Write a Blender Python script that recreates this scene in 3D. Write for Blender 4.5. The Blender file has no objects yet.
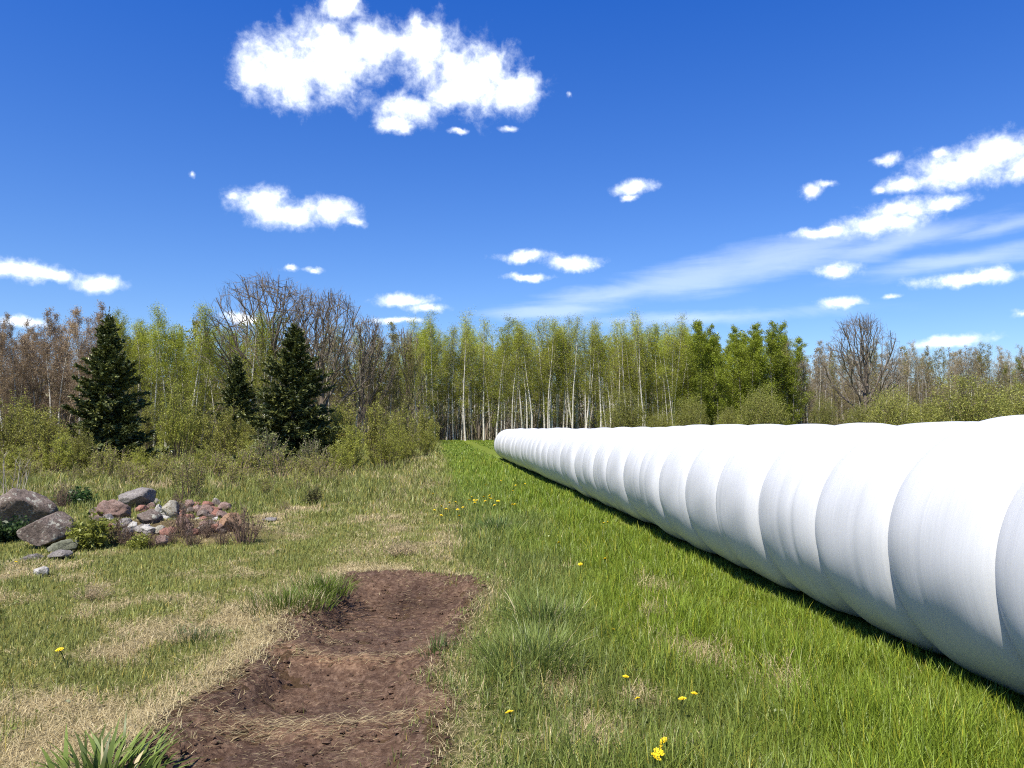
import bpy, math, random
import numpy as np
from mathutils import Vector

R = math.radians
SC = bpy.context.scene
COL = SC.collection
F = 760.0                       # focal length in pixels of a 1024-wide frame
CAM_H = 1.5
PITCH = math.atan(46.0 / F)
rng = np.random.default_rng(11)

# ------------------------------------------------------------------ basics
def G(px, py, z=0.0):
    """point on the ground seen along a pixel's ray (used to read the photo's distances)"""
    x, y, zz = (px - 512) / F, 1.0, -(py - 384) / F
    c, s = math.cos(PITCH), math.sin(PITCH)
    dy, dz = y * c - zz * s, y * s + zz * c
    t = (z - CAM_H) / dz
    return x * t, dy * t

def GZ(px, py):
    """ground point seen through a pixel, taking the mound and hollows into account"""
    z = 0.0
    for _ in range(6):
        x, y = G(px, py, z); z = .5 * z + .5 * zgs(x, y)
    return x, y

def PX(px, Y):
    return (px - 512) / F * Y

_T = np.random.default_rng(5).random((16, 64, 64))
def vn(x, y, seed=0):
    t = _T[seed % 16]
    xi = np.floor(x).astype(int); yi = np.floor(y).astype(int)
    fx = x - xi; fy = y - yi
    fx = fx * fx * (3 - 2 * fx); fy = fy * fy * (3 - 2 * fy)
    a = t[xi % 64, yi % 64]; b = t[(xi + 1) % 64, yi % 64]
    c = t[xi % 64, (yi + 1) % 64]; d = t[(xi + 1) % 64, (yi + 1) % 64]
    return (a * (1 - fx) + b * fx) * (1 - fy) + (c * (1 - fx) + d * fx) * fy
def fbm(x, y, seed=0, o=4):
    s = 0; a = .5; n = 0
    for i in range(o):
        s = s + a * vn(x * 2 ** i + 17.3 * i, y * 2 ** i - 9.1 * i, seed + i); n += a; a *= .5
    return s / n
def sst(a, b, x):
    t = np.clip((x - a) / (b - a), 0, 1)
    return t * t * (3 - 2 * t)

class MB:
    def __init__(s):
        s.V = []; s.Q = []; s.T = []; s.C = []; s.n = 0; s.MQ = []; s.MT = []
    def add(s, v, q=None, t=None, c=None, m=0):
        v = np.asarray(v, float).reshape(-1, 3)
        if q is not None and len(q):
            q = np.asarray(q, int).reshape(-1, 4); s.Q.append(q + s.n); s.MQ.append(np.full(len(q), m))
        if t is not None and len(t):
            t = np.asarray(t, int).reshape(-1, 3); s.T.append(t + s.n); s.MT.append(np.full(len(t), m))
        if c is None: c = np.full((len(v), 3), .5)
        c = np.asarray(c, float)
        if c.ndim == 1: c = np.tile(c, (len(v), 1))
        s.V.append(v); s.C.append(c); s.n += len(v)
    def arrays(s):
        V = np.concatenate(s.V) if s.V else np.zeros((0, 3))
        C = np.concatenate(s.C) if s.C else np.zeros((0, 3))
        Q = np.concatenate(s.Q) if s.Q else np.zeros((0, 4), int)
        T = np.concatenate(s.T) if s.T else np.zeros((0, 3), int)
        return V, C, Q, T
    def mesh(s, name, mat, smooth=True):
        V, C, Q, T = s.arrays()
        me = bpy.data.meshes.new(name)
        me.vertices.add(len(V)); me.vertices.foreach_set('co', V.astype(np.float32).ravel())
        nl = Q.size + T.size
        me.loops.add(nl)
        me.loops.foreach_set('vertex_index', np.concatenate([Q.ravel(), T.ravel()]).astype(np.int32))
        npoly = len(Q) + len(T)
        me.polygons.add(npoly)
        me.polygons.foreach_set('loop_start', np.concatenate([np.arange(len(Q)) * 4, Q.size + np.arange(len(T)) * 3]).astype(np.int32))
        me.polygons.foreach_set('loop_total', np.concatenate([np.full(len(Q), 4), np.full(len(T), 3)]).astype(np.int32))
        me.polygons.foreach_set('use_smooth', np.full(npoly, smooth))
        mats = mat if isinstance(mat, (list, tuple)) else [mat]
        for m in mats: me.materials.append(m)
        if len(mats) > 1:
            mi = np.concatenate([np.concatenate(s.MQ) if s.MQ else np.zeros(0), np.concatenate(s.MT) if s.MT else np.zeros(0)])
            me.polygons.foreach_set('material_index', mi.astype(np.int32))
        me.update(calc_edges=True)
        at = me.attributes.new('tint', 'FLOAT_COLOR', 'POINT')
        at.data.foreach_set('color', np.concatenate([C, np.ones((len(C), 1))], 1).astype(np.float32).ravel())
        return me

def link(name, me, parent=None, loc=(0, 0, 0), rz=0.0, scale=None):
    o = bpy.data.objects.new(name, me); COL.objects.link(o)
    o.location = loc; o.rotation_euler = (0, 0, rz)
    if scale is not None: o.scale = scale
    if parent: o.parent = parent
    return o
def tag(o, label=None, cat=None, group=None, kind=None):
    if label: o['label'] = label
    if cat: o['category'] = cat
    if group: o['group'] = group
    if kind: o['kind'] = kind
    return o
def thing(name, label, cat, loc, group=None, rz=0.0, scale=None):
    return tag(link(name, None, None, loc, rz, scale), label, cat, group)

# ------------------------------------------------------------------ materials
def nm(name):
    m = bpy.data.materials.new(name); m.use_nodes = True
    m.node_tree.nodes.clear()
    return m, m.node_tree.nodes, m.node_tree.links
def out(N, L, sock):
    o = N.new('ShaderNodeOutputMaterial'); L.new(sock, o.inputs['Surface'])
def tint(N):
    a = N.new('ShaderNodeAttribute'); a.attribute_name = 'tint'; return a.outputs['Color']
def noise(N, L, scale, detail=4, rough=.6, vec=None, dist=0):
    n = N.new('ShaderNodeTexNoise'); n.inputs['Scale'].default_value = scale
    n.inputs['Detail'].default_value = detail; n.inputs['Roughness'].default_value = rough
    n.inputs['Distortion'].default_value = dist
    if vec is not None: L.new(vec, n.inputs['Vector'])
    return n
def ramp(N, L, fac, stops):
    r = N.new('ShaderNodeValToRGB'); e = r.color_ramp.elements
    while len(e) < len(stops): e.new(.5)
    for k, (p, c) in zip(e, stops):
        k.position = p; k.color = (*c, 1)
    L.new(fac, r.inputs['Fac']); return r.outputs['Color']
def mixc(N, L, a, b, fac, mode='MIX'):
    m = N.new('ShaderNodeMix'); m.data_type = 'RGBA'; m.blend_type = mode
    for sock, v in ((m.inputs[0], fac), (m.inputs[6], a), (m.inputs[7], b)):
        if hasattr(v, 'links'): L.new(v, sock)
        else: sock.default_value = v if not isinstance(v, tuple) else (*v, 1)
    return m.outputs[2]
def bump(N, L, h, strength, dist=.02):
    b = N.new('ShaderNodeBump'); b.inputs['Strength'].default_value = strength
    b.inputs['Distance'].default_value = dist; L.new(h, b.inputs['Height']); return b.outputs['Normal']
def objco(N):
    return N.new('ShaderNodeTexCoord').outputs['Object']

def leaf_mat(name, trans=.35, gloss=.06, rand=.25):
    """thin leaf or blade: colour from the blade's own tint, lets light through"""
    m, N, L = nm(name)
    c = tint(N)
    if rand:
        oi = N.new('ShaderNodeObjectInfo')
        mr = N.new('ShaderNodeMapRange'); L.new(oi.outputs['Random'], mr.inputs[0])
        mr.inputs[3].default_value = 1 - rand; mr.inputs[4].default_value = 1 + rand
        cm = N.new('ShaderNodeVectorMath'); cm.operation = 'SCALE'
        L.new(c, cm.inputs[0]); L.new(mr.outputs[0], cm.inputs['Scale']); c = cm.outputs[0]
    d = N.new('ShaderNodeBsdfDiffuse'); L.new(c, d.inputs['Color'])
    t = N.new('ShaderNodeBsdfTranslucent'); L.new(c, t.inputs['Color'])
    mx = N.new('ShaderNodeMixShader'); mx.inputs[0].default_value = trans
    L.new(d.outputs[0], mx.inputs[1]); L.new(t.outputs[0], mx.inputs[2])
    g = N.new('ShaderNodeBsdfGlossy'); g.inputs['Roughness'].default_value = .45
    m2 = N.new('ShaderNodeMixShader'); m2.inputs[0].default_value = gloss
    L.new(mx.outputs[0], m2.inputs[1]); L.new(g.outputs[0], m2.inputs[2])
    out(N, L, m2.outputs[0]); return m

def bark_mat(name, stops, scale=6, stretch=.25, rough=.85):
    m, N, L = nm(name)
    mp = N.new('ShaderNodeMapping'); mp.inputs['Scale'].default_value = (1, 1, stretch)
    L.new(objco(N), mp.inputs['Vector'])
    n = noise(N, L, scale, 6, .7, mp.outputs[0])
    p = N.new('ShaderNodeBsdfPrincipled'); p.inputs['Roughness'].default_value = rough
    c = ramp(N, L, n.outputs['Fac'], stops)
    L.new(c, p.inputs['Base Color'])
    L.new(bump(N, L, n.outputs['Fac'], .5, .03), p.inputs['Normal'])
    out(N, L, p.outputs[0]); return m

def stone_mat(name, a, b, c, scale=9, lichen=None):
    m, N, L = nm(name)
    oi = N.new('ShaderNodeObjectInfo')
    ad = N.new('ShaderNodeVectorMath'); ad.operation = 'ADD'
    sc = N.new('ShaderNodeMath'); sc.operation = 'MULTIPLY'; sc.inputs[1].default_value = 37
    L.new(oi.outputs['Random'], sc.inputs[0]); L.new(objco(N), ad.inputs[0]); L.new(sc.outputs[0], ad.inputs[1])
    v = ad.outputs[0]
    n = noise(N, L, scale, 8, .7, v, .4)
    n2 = noise(N, L, scale * 7, 6, .75, v)
    col = ramp(N, L, n.outputs['Fac'], [(.3, a), (.5, b), (.7, c)])
    col = mixc(N, L, col, ramp(N, L, n2.outputs['Fac'], [(.36, (.32, .29, .27)), (.6, (1, 1, 1))]), .9, 'MULTIPLY')
    if lichen:
        n3 = noise(N, L, scale * 2.1, 6, .65, v)
        f = ramp(N, L, n3.outputs['Fac'], [(.56, (0, 0, 0)), (.63, (1, 1, 1))])
        col = mixc(N, L, col, lichen, f)
    p = N.new('ShaderNodeBsdfPrincipled'); p.inputs['Roughness'].default_value = .9
    L.new(col, p.inputs['Base Color'])
    L.new(bump(N, L, n2.outputs['Fac'], 1.0, .03), p.inputs['Normal'])
    out(N, L, p.outputs[0]); return m

M = {}
M['blade'] = leaf_mat('grass blade', .40, .022, 0)
M['leaf'] = leaf_mat('spring leaf', .45, .018, .22)
M['needle'] = leaf_mat('spruce needle', .08, .05, .12)
M['twig'] = leaf_mat('dry twig', 0.0, .03, .12)
M['white_bark'] = bark_mat('pale aspen bark', [(.25, (.10, .09, .075)), (.45, (.42, .39, .33)), (.75, (.74, .71, .65))], 9, .6)
M['brown_bark'] = bark_mat('brown bark', [(.3, (.05, .038, .028)), (.6, (.13, .10, .075)), (.8, (.2, .165, .125))], 7, .2)
M['grey_bark'] = bark_mat('grey bark', [(.3, (.12, .10, .085)), (.6, (.25, .22, .185)), (.8, (.36, .33, .28))], 7, .3)
M['boulder'] = stone_mat('weathered boulder', (.07, .05, .038), (.17, .13, .105), (.30, .25, .21), 5, (.34, .33, .27))
M['grey_stone'] = stone_mat('grey granite', (.15, .13, .12), (.27, .245, .225), (.38, .355, .32), 7, None)
M['white_stone'] = stone_mat('pale limestone', (.38, .36, .31), (.56, .54, .49), (.70, .68, .63), 8, None)
M['lichen_stone'] = stone_mat('lichened limestone', (.28, .25, .17), (.48, .45, .36), (.62, .6, .5), 14, (.16, .12, .05))
M['red_stone'] = stone_mat('red sandstone', (.22, .09, .06), (.36, .17, .12), (.46, .26, .20), 8, None)
M['pink_stone'] = stone_mat('pinkish rock', (.15, .09, .07), (.29, .19, .15), (.44, .33, .28), 8, None)
M['orange_stone'] = stone_mat('orange sandstone', (.34, .19, .10), (.44, .27, .16), (.52, .36, .24), 8, None)
M['moss_stone'] = stone_mat('mossy stone', (.12, .13, .08), (.2, .21, .14), (.32, .32, .25), 8, None)

def petal_mat():
    m, N, L = nm('dandelion yellow')
    p = N.new('ShaderNodeBsdfPrincipled'); p.inputs['Base Color'].default_value = (.85, .62, .01, 1)
    p.inputs['Roughness'].default_value = .7
    out(N, L, p.outputs[0]); return m
M['petal'] = petal_mat()

def ground_mat():
    m, N, L = nm('meadow floor')
    co = objco(N)
    n1 = noise(N, L, 35, 6, .75, co); n2 = noise(N, L, 4, 5, .6, co)
    c = tint(N)
    c = mixc(N, L, c, ramp(N, L, n1.outputs['Fac'], [(.3, (.35, .33, .3)), (.6, (1.0, 1.0, 1.0)), (.75, (1.5, 1.45, 1.35))]), .85, 'MULTIPLY')
    c = mixc(N, L, c, ramp(N, L, n2.outputs['Fac'], [(.35, (.7, .75, .65)), (.65, (1.2, 1.15, 1.1))]), .6, 'MULTIPLY')
    p = N.new('ShaderNodeBsdfPrincipled'); p.inputs['Roughness'].default_value = .95
    p.inputs['Specular IOR Level'].default_value = .1
    L.new(c, p.inputs['Base Color']); L.new(bump(N, L, n1.outputs['Fac'], .8, .03), p.inputs['Normal'])
    out(N, L, p.outputs[0]); return m
M['ground'] = ground_mat()

def dirt_mat():
    m, N, L = nm('bare brown dirt')
    co = objco(N)
    n0 = noise(N, L, 2.2, 4, .6, co); n1 = noise(N, L, 22, 8, .75, co, .3)
    mp = N.new('ShaderNodeMapping'); mp.inputs['Scale'].default_value = (16, 55, 30); mp.inputs['Rotation'].default_value = (0, 0, .35)
    L.new(co, mp.inputs['Vector'])
    n2 = noise(N, L, 1, 7, .7, mp.outputs[0], .8)
    c = ramp(N, L, n1.outputs['Fac'], [(.25, (.030, .017, .012)), (.48, (.100, .062, .043)), (.68, (.22, .152, .108))])
    c = mixc(N, L, c, (.31, .225, .15), ramp(N, L, n2.outputs['Fac'], [(.56, (0, 0, 0)), (.72, (.75, .75, .75))]))
    c = mixc(N, L, c, ramp(N, L, n0.outputs['Fac'], [(.35, (.62, .58, .6)), (.65, (1.25, 1.2, 1.12))]), .8, 'MULTIPLY')
    c = mixc(N, L, c, tint(N), .75, 'MULTIPLY')
    p = N.new('ShaderNodeBsdfPrincipled'); p.inputs['Roughness'].default_value = .95
    p.inputs['Specular IOR Level'].default_value = .1
    L.new(c, p.inputs['Base Color']); L.new(bump(N, L, n1.outputs['Fac'], 1.0, .035), p.inputs['Normal'])
    out(N, L, p.outputs[0]); return m
M['dirt'] = dirt_mat()

def film_mat():
    m, N, L = nm('white stretch film')
    co = objco(N)                      # local Y runs along the row
    mp = N.new('ShaderNodeMapping'); mp.inputs['Scale'].default_value = (1.3, 46, 1.3)
    L.new(co, mp.inputs['Vector']); n1 = noise(N, L, 1, 5, .65, mp.outputs[0], .25)
    mp2 = N.new('ShaderNodeMapping'); mp2.inputs['Scale'].default_value = (.9, 9, .9)
    L.new(co, mp2.inputs['Vector']); n2 = noise(N, L, 1, 3, .5, mp2.outputs[0])
    mp3 = N.new('ShaderNodeMapping'); mp3.inputs['Scale'].default_value = (5, 150, 5)
    L.new(co, mp3.inputs['Vector']); n3 = noise(N, L, 1, 3, .6, mp3.outputs[0])
    c = ramp(N, L, n1.outputs['Fac'], [(.3, (.475, .485, .492)), (.6, (.51, .517, .522)), (.8, (.54, .545, .547))])
    c = mixc(N, L, c, ramp(N, L, n3.outputs['Fac'], [(.35, (.95, .955, .96)), (.6, (1, 1, 1))]), .25, 'MULTIPLY')
    ad = N.new('ShaderNodeMath'); ad.operation = 'MULTIPLY_ADD'; ad.inputs[1].default_value = .35
    L.new(n1.outputs['Fac'], ad.inputs[0]); L.new(n2.outputs['Fac'], ad.inputs[2])
    p = N.new('ShaderNodeBsdfPrincipled'); p.inputs['Roughness'].default_value = .42
    p.inputs['Specular IOR Level'].default_value = .35
    p.inputs['Subsurface Weight'].default_value = .12; p.inputs['Subsurface Radius'].default_value = (.9, .95, 1.0); p.inputs['Subsurface Scale'].default_value = .22
    L.new(c, p.inputs['Base Color']); L.new(bump(N, L, ad.outputs[0], .07, .03), p.inputs['Normal'])
    out(N, L, p.outputs[0]); return m
M['film'] = film_mat()

# ------------------------------------------------------------------ terrain
ROW_S = 0.0947
ROW_C = 3.56
def row_d(x, y):
    return (x - (ROW_C - ROW_S * y)) * math.cos(math.atan(ROW_S))
def dirt_mask(x, y):
    e = (fbm(x * 1.7, y * 1.7, 3) - .5) * .55 + (fbm(x * 6, y * 6, 7) - .5) * .25
    e = e + (fbm(x * 15, y * 15, 10, 2) - .5) * .22 + (fbm(x * 3.3, y * 3.3, 12, 2) - .5) * .35
    mx = np.minimum(x + 1.66 + .05 * np.sin(y * 2.1), -.36 - x - .10 * np.exp(-((y - 4.75) / .4) ** 2)) + e * .42
    my = np.minimum(7.9 - y + .10 * np.sin(x * 4), y - 1.2) + e * .25
    return np.minimum(mx, my)             # > 0 inside, metres
RIDGE1, RIDGE2 = 5.08, 3.98
def pit(x, y):
    m = sst(-.08, .28, dirt_mask(x, y))
    y = y - .22 * ((x + 1.0) / .6) ** 2 * .6
    def seg(a, b, d):
        u = np.clip((y - a) / (b - a), 0, 1)
        return d * np.sin(np.pi * u ** 1.35)
    return m * (.035 + seg(RIDGE1, 7.75, .17) + seg(RIDGE2, RIDGE1, .12) + seg(1.2, RIDGE2, .10))
def zg(x, y):
    x = np.asarray(x, float); y = np.asarray(y, float)
    r = np.hypot(x, y)
    z = .10 * (fbm(x / 2.6, y / 2.6, 1) - .5) + .04 * (fbm(x / .6, y / .6, 2, 3) - .5)
    z = z * sst(140, 60, r) * 1.0
    z += .05 * np.exp(-(dirt_mask(x, y) / .22) ** 2) * sst(8.6, 7.5, y)
    z -= pit(x, y)
    hm = np.exp(-(((x + 4.9) / 1.5) ** 4 + ((y - 10.9) / .75) ** 2))
    z += .22 * hm                          # low rubble mound under the stones
    return z
def zgs(x, y): return float(zg(np.array([x]), np.array([y]))[0])

def lush_edge(y):
    return -.42 - .098 * np.maximum(0, y - 7.5)
TAN = [G(702, 662) + (.22,), G(592, 738) + (.2,), G(560, 690) + (.18,), G(785, 692) + (.16,), G(655, 615) + (.15,), G(655, 590) + (.18,), G(405, 545) + (.30,),
       G(395, 552) + (.22,), G(340, 572) + (.25,), G(640, 700) + (.12,), G(430, 524) + (.25,)]
def fields(x, y):
    """greenness 0..1, lushness 0..1 (right of the dug strip), of the meadow at x, y"""
    s = x - lush_edge(y) + (fbm(x * .9, y * .9, 4) - .5) * 1.0
    lush = sst(-.25, .35, s)
    n1 = fbm(x * .75, y * .55, 6); n2 = fbm(x * 2.3, y * 1.9, 8)
    mead = np.clip(.86 + (n1 - .5) * 2.6 + (n2 - .5) * 2.6, .04, 1)
    strip = sst(.75, .15, -dirt_mask(x, y)) * sst(8.2, 7.2, y) * sst(-1.0, -1.4, x)
    mead = mead * (1 - .9 * strip)
    lg = np.clip(.97 - 1.7 * np.maximum(0, n2 - .62) - .9 * np.maximum(0, n1 - .62), .1, 1)
    near_d = sst(.5, .0, -dirt_mask(x, y)) * (x > -.6)
    lg = lg * (1 - .5 * near_d)
    g = mead * (1 - lush) + lg * lush
    for tx, ty, tr in TAN:
        g = g * (1 - .8 * np.exp(-(((x - tx) / tr) ** 2 + ((y - ty) / (tr * 1.5)) ** 2)))
    beyond = sst(7.9, 8.8, y) * sst(-4.5, -2.2, x) * (1 - lush)
    g = np.maximum(g, beyond * np.clip(.72 + (n2 - .5) * 2.2, .15, 1))
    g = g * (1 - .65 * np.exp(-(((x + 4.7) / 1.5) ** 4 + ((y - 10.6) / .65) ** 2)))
    g = g * (1 - .45 * np.exp(-((s + 1.1) / .45) ** 2) * sst(8, 9.5, y))      # faint worn track
    far = sst(30, 55, y)
    g = g * (1 - far) + far * np.maximum(g, .75)
    return g, lush

def lerp(a, b, t):
    a = np.asarray(a, float); b = np.asarray(b, float); t = np.asarray(t)[..., None]
    return a * (1 - t) + b * t
G_MEADOW = np.array([.215, .235, .062]); G_BLUE = np.array([.180, .222, .054]); G_YEL = np.array([.182, .248, .026])
G_FAR = np.array([.165, .235, .028]); STRAW = np.array([.62, .53, .31]); STRAW2 = np.array([.42, .33, .165])
def green_tone(x, y, lush):
    s = x - lush_edge(y)
    t = sst(.5, 2.0, s + (fbm(x * .8, y * .5, 9) - .5) * 2.0)
    c = lerp(G_BLUE, G_YEL, t)
    c = lerp(c, G_FAR, sst(9, 24, y) * .9)
    return lerp(G_MEADOW, c, lush)

def build_ground():
    def axis_y():
        a = list(np.arange(-4, 2.4, .4)); d = .028; y = 2.4
        while y < 1400:
            a.append(y); y += d; d = min(d * 1.012 if y < 9 else d * 1.03, 60)
        return np.array(a)
    ys = axis_y()
    u = np.concatenate([-np.linspace(1, 0, 190, endpoint=False) ** 1.0, np.linspace(0, 1, 191)])
    V = []
    for y in ys:
        hw = max(abs(y), 3.4) * .8 + .6
        hw *= 1 + 2.2 * max(0, (y - 60) / 200) if y > 60 else 1
        V.append(np.stack([u * hw, np.full(len(u), y), np.zeros(len(u))], 1))
    # widen the sheet to either side with two outer columns
    W = len(u) + 2
    V2 = []
    for row in V:
        y = row[0, 1]; w = max(1500, abs(row[-1, 0]) * 1.5)
        V2.append(np.concatenate([[[-w, y, 0]], row, [[w, y, 0]]]))
    back = np.array(V2[0]); back[:, 1] = -300
    V2.insert(0, back)
    A = np.array(V2)
    x, y = A[..., 0], A[..., 1]
    A[..., 2] = np.where(np.abs(x) < 200, zg(x, y), 0)
    nr = A.shape[0]
    idx = np.arange(nr * W).reshape(nr, W)
    q = np.stack([idx[:-1, :-1], idx[:-1, 1:], idx[1:, 1:], idx[1:, :-1]], -1).reshape(-1, 4)
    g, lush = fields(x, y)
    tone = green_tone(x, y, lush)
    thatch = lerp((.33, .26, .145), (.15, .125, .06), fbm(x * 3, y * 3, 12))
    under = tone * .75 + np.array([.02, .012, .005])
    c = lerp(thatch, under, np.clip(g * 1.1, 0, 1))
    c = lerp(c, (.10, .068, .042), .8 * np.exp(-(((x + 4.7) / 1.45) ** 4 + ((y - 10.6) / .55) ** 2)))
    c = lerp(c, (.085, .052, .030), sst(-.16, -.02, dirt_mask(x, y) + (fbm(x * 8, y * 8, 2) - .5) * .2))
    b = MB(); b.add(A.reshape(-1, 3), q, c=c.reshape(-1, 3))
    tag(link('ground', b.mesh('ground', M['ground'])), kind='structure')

    # bare dirt of the dug strip
    xs = np.arange(-2.3, .35, .022); ys = np.arange(.9, 8.5, .022)
    X, Y = np.meshgrid(xs, ys)
    mk = dirt_mask(X, Y) + (fbm(X * 9, Y * 9, 13) - .5) * .16
    Z = zg(X, Y) + np.clip(mk * .25, -.04, .012)
    Z += .045 * (fbm(X * 7, Y * 7, 10, 4) - .5) * (mk > 0) + .032 * (fbm(X * 22, Y * 22, 14, 2) - .5) * (mk > 0)
    W = len(xs); idx = np.arange(X.size).reshape(X.shape)
    q = np.stack([idx[:-1, :-1], idx[:-1, 1:], idx[1:, 1:], idx[1:, :-1]], -1)
    keep = (mk[:-1, :-1] > -.10)
    q = q[keep]
    wob = Y - .13 * ((X + 1.0) / .6) ** 2
    st = np.exp(-((wob - RIDGE1) / .09) ** 2) + .7 * np.exp(-((wob - RIDGE2) / .16) ** 2)
    c = lerp((1, 1, 1), (1.9, 1.75, 1.5), np.clip(st, 0, 1) * fbm(X * 5, Y * 8, 11))
    damp = np.exp(-(((X + 1.0) / .42) ** 2 + ((Y - 7.25) / .35) ** 2)) * fbm(X * 4, Y * 4, 2) * 1.6
    c = c * (1 - .6 * np.clip(damp, 0, 1))[..., None]      # damp soil
    b = MB(); b.add(np.stack([X, Y, Z], -1).reshape(-1, 3), q.reshape(-1, 4), c=c.reshape(-1, 3))
    tag(link('dirt_path', b.mesh('dirt_path', M['dirt'])), kind='structure')
build_ground()

# ------------------------------------------------------------------ grass
def blades(mb, x, y, z, h, w, az, lean, col, fine):
    """n tapering bent blades; lean = horizontal reach / height"""
    n = len(x)
    dx, dy = np.cos(az), np.sin(az)
    tw = az + np.pi / 2 + rng.normal(0, .5, n)
    sx, sy = np.cos(tw) * w * .5, np.sin(tw) * w * .5
    L = np.sqrt(1 + lean ** 2)
    def pt(t):
        r = h * lean / L * t ** 1.9; u = h / L * (t - .25 * np.minimum(lean, 1.5) / 1.5 * t ** 2)
        return x + dx * r, y + dy * r, z + u
    ts = (0, .42, .76, 1) if fine else (0, .5, 1)
    ws = (1, .85, .5) if fine else (1, .75)
    P = []
    for t, ww in zip(ts[:-1], ws):
        a, b, c = pt(t)
        P.append(np.stack([a - sx * ww, b - sy * ww, c], 1)); P.append(np.stack([a + sx * ww, b + sy * ww, c], 1))
    a, b, c = pt(1.0); P.append(np.stack([a, b, c], 1))
    k = len(P)
    V = np.stack(P, 1).reshape(-1, 3)
    base = (np.arange(n) * k)[:, None]
    if fine:
        q = np.concatenate([base + np.array([0, 1, 3, 2]), base + np.array([2, 3, 5, 4])]); t = base + np.array([4, 5, 6])
    else:
        q = base + np.array([0, 1, 3, 2]); t = base + np.array([2, 3, 4])
    mb.add(V, q, t, np.repeat(col, k, 0))

def scatter(n, d0, d1, p, half=.80):
    """points in the wedge seen, density falling with distance as d**-p"""
    e = 2 - p
    d = (rng.random(n) * (d1 ** e - d0 ** e) + d0 ** e) ** (1 / e)
    u = rng.uniform(-1, 1, n)
    return u * (half * .92 * d + .9), d
def meadow():
    lush_b, mead_b, straw_b = MB(), MB(), MB()
    for (n, d0, d1, fine) in ((118000, 2.6, 6.5, True), (230000, 6.5, 22, False), (190000, 22, 112, False)):
        x, y = scatter(n, d0, d1, 1.5)
        ok = (dirt_mask(x, y) < np.where(rng.random(n) < .07, rng.normal(.12, .15, n), rng.normal(-.01, .05, n) + .55 * (fbm(x * 3.1, y * 2.4, 7, 3) - .47))) & (np.abs(row_d(x, y)) > .42) & (row_d(x, y) < 6)
        x, y = x[ok], y[ok]; n = len(x)
        g, lush = fields(x, y)
        clump = fbm(x * 3.2, y * 3.2, 15, 3); clump2 = fbm(x * 1.1, y * 1.1, 5, 2)
        isg = rng.random(n) < np.clip(g * 1.25 - .08, 0, 1)
        tone = green_tone(x, y, lush)
        tone = tone * (.62 + .85 * rng.random(n) ** 1.3)[:, None] * (.75 + .5 * clump)[:, None]
        yel = rng.random(n) < .10
        tone[yel] = tone[yel] * np.array([1.7, 1.25, 1.1])
        st = lerp(STRAW, STRAW2, rng.random(n)) * (.7 + .5 * rng.random(n))[:, None]
        col = np.where(isg[:, None], tone, st)
        h_l = (.07 + .13 * clump2 + .15 * np.maximum(0, clump - .42) * 2) * rng.uniform(.55, 1.25, n)
        h_l = h_l * (.5 + .5 * sst(.05, .6, -dirt_mask(x, y)))
        h_l = h_l * (1 + .25 * np.exp(-((row_d(x, y) + 1.35) / .3) ** 2)) * (1 - .5 * np.exp(-((row_d(x, y) + .5) / .3) ** 2))
        h_m = (.035 + .06 * clump * rng.uniform(.5, 1.3, n) + .02 * clump2) * (1 + 1.7 * sst(11, 26, y) + 2.0 * sst(11, 19, y) * sst(.5, .62, clump))
        h = h_m * (1 - lush) + h_l * lush
        h = np.where(isg, h, h * rng.uniform(.5, 1.0, n))
        d = np.hypot(x, y)
        h = h * (1 - .3 * sst(30, 60, y)) * (1 - .55 * np.exp(-(((x + 4.9) / 1.9) ** 2 + ((y - 10.6) / 1.1) ** 2)))
        w = np.maximum(rng.uniform(.0028, .0062, n), d * .00088 * rng.uniform(.7, 1.25, n))
        lean = np.where(isg, rng.gamma(2.0, .28, n), rng.gamma(2.2, .6, n))
        az = rng.uniform(0, 2 * np.pi, n) + 0
        z = zg(x, y) - .006
        sel = isg & (lush > .5)
        for mb, s_ in ((lush_b, sel), (mead_b, isg & ~sel), (straw_b, ~isg)):
            blades(mb, x[s_], y[s_], z[s_], h[s_], w[s_], az[s_], lean[s_], col[s_], fine)
    # matted dead grass lying on the thin parts of the meadow and across the dug strip
    for (n, d0, d1) in ((110000, 2.6, 9), (60000, 9, 28)):
        x, y = scatter(n, d0, d1, 1.5)
        g, lush = fields(x, y)
        dm = dirt_mask(x, y)
        wob = y - .13 * ((x + 1.0) / .6) ** 2
        st = np.exp(-((wob - RIDGE1) / .07) ** 2) + .6 * np.exp(-((wob - RIDGE2) / .14) ** 2)
        pr = np.where(dm > -.02, .07 + .5 * sst(.52, .7, fbm(x * 2.2, y * 3.5, 1)) + 1.3 * st * sst(.2, .5, fbm(x * 3, y * 3, 9)), np.clip(1.0 - g * 1.05, .03, 1))
        pr = np.where(np.abs(dm) < .10, np.maximum(pr, .30), pr)
        ok = (rng.random(n) < pr) & (np.abs(row_d(x, y)) > .5) & (row_d(x, y) < 6)
        x, y = x[ok], y[ok]; n = len(x)
        on = dirt_mask(x, y) > 0
        h = np.where(on, rng.uniform(.015, .08, n) * (1 + 1.2 * st[ok]), rng.uniform(.04, .15, n)); w = np.maximum(rng.uniform(.0015, .0035, n), np.hypot(x, y) * .00055)
        az = np.where(on, rng.normal(.3, .5, n) + np.pi * (rng.random(n) < .5), rng.uniform(0, 6.28, n))
        col = lerp(STRAW, STRAW2, rng.random(n)) * (.75 + .5 * rng.random(n))[:, None]
        blades(straw_b, x, y, zg(x, y) + np.where(on, .022, .012), h, w, az, rng.uniform(2.5, 9, n), col, False)
    tag(link('lush_grass', lush_b.mesh('lush_grass', M['blade'])), 'long lush green grass beside the white bales', 'grass', kind='stuff')
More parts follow.
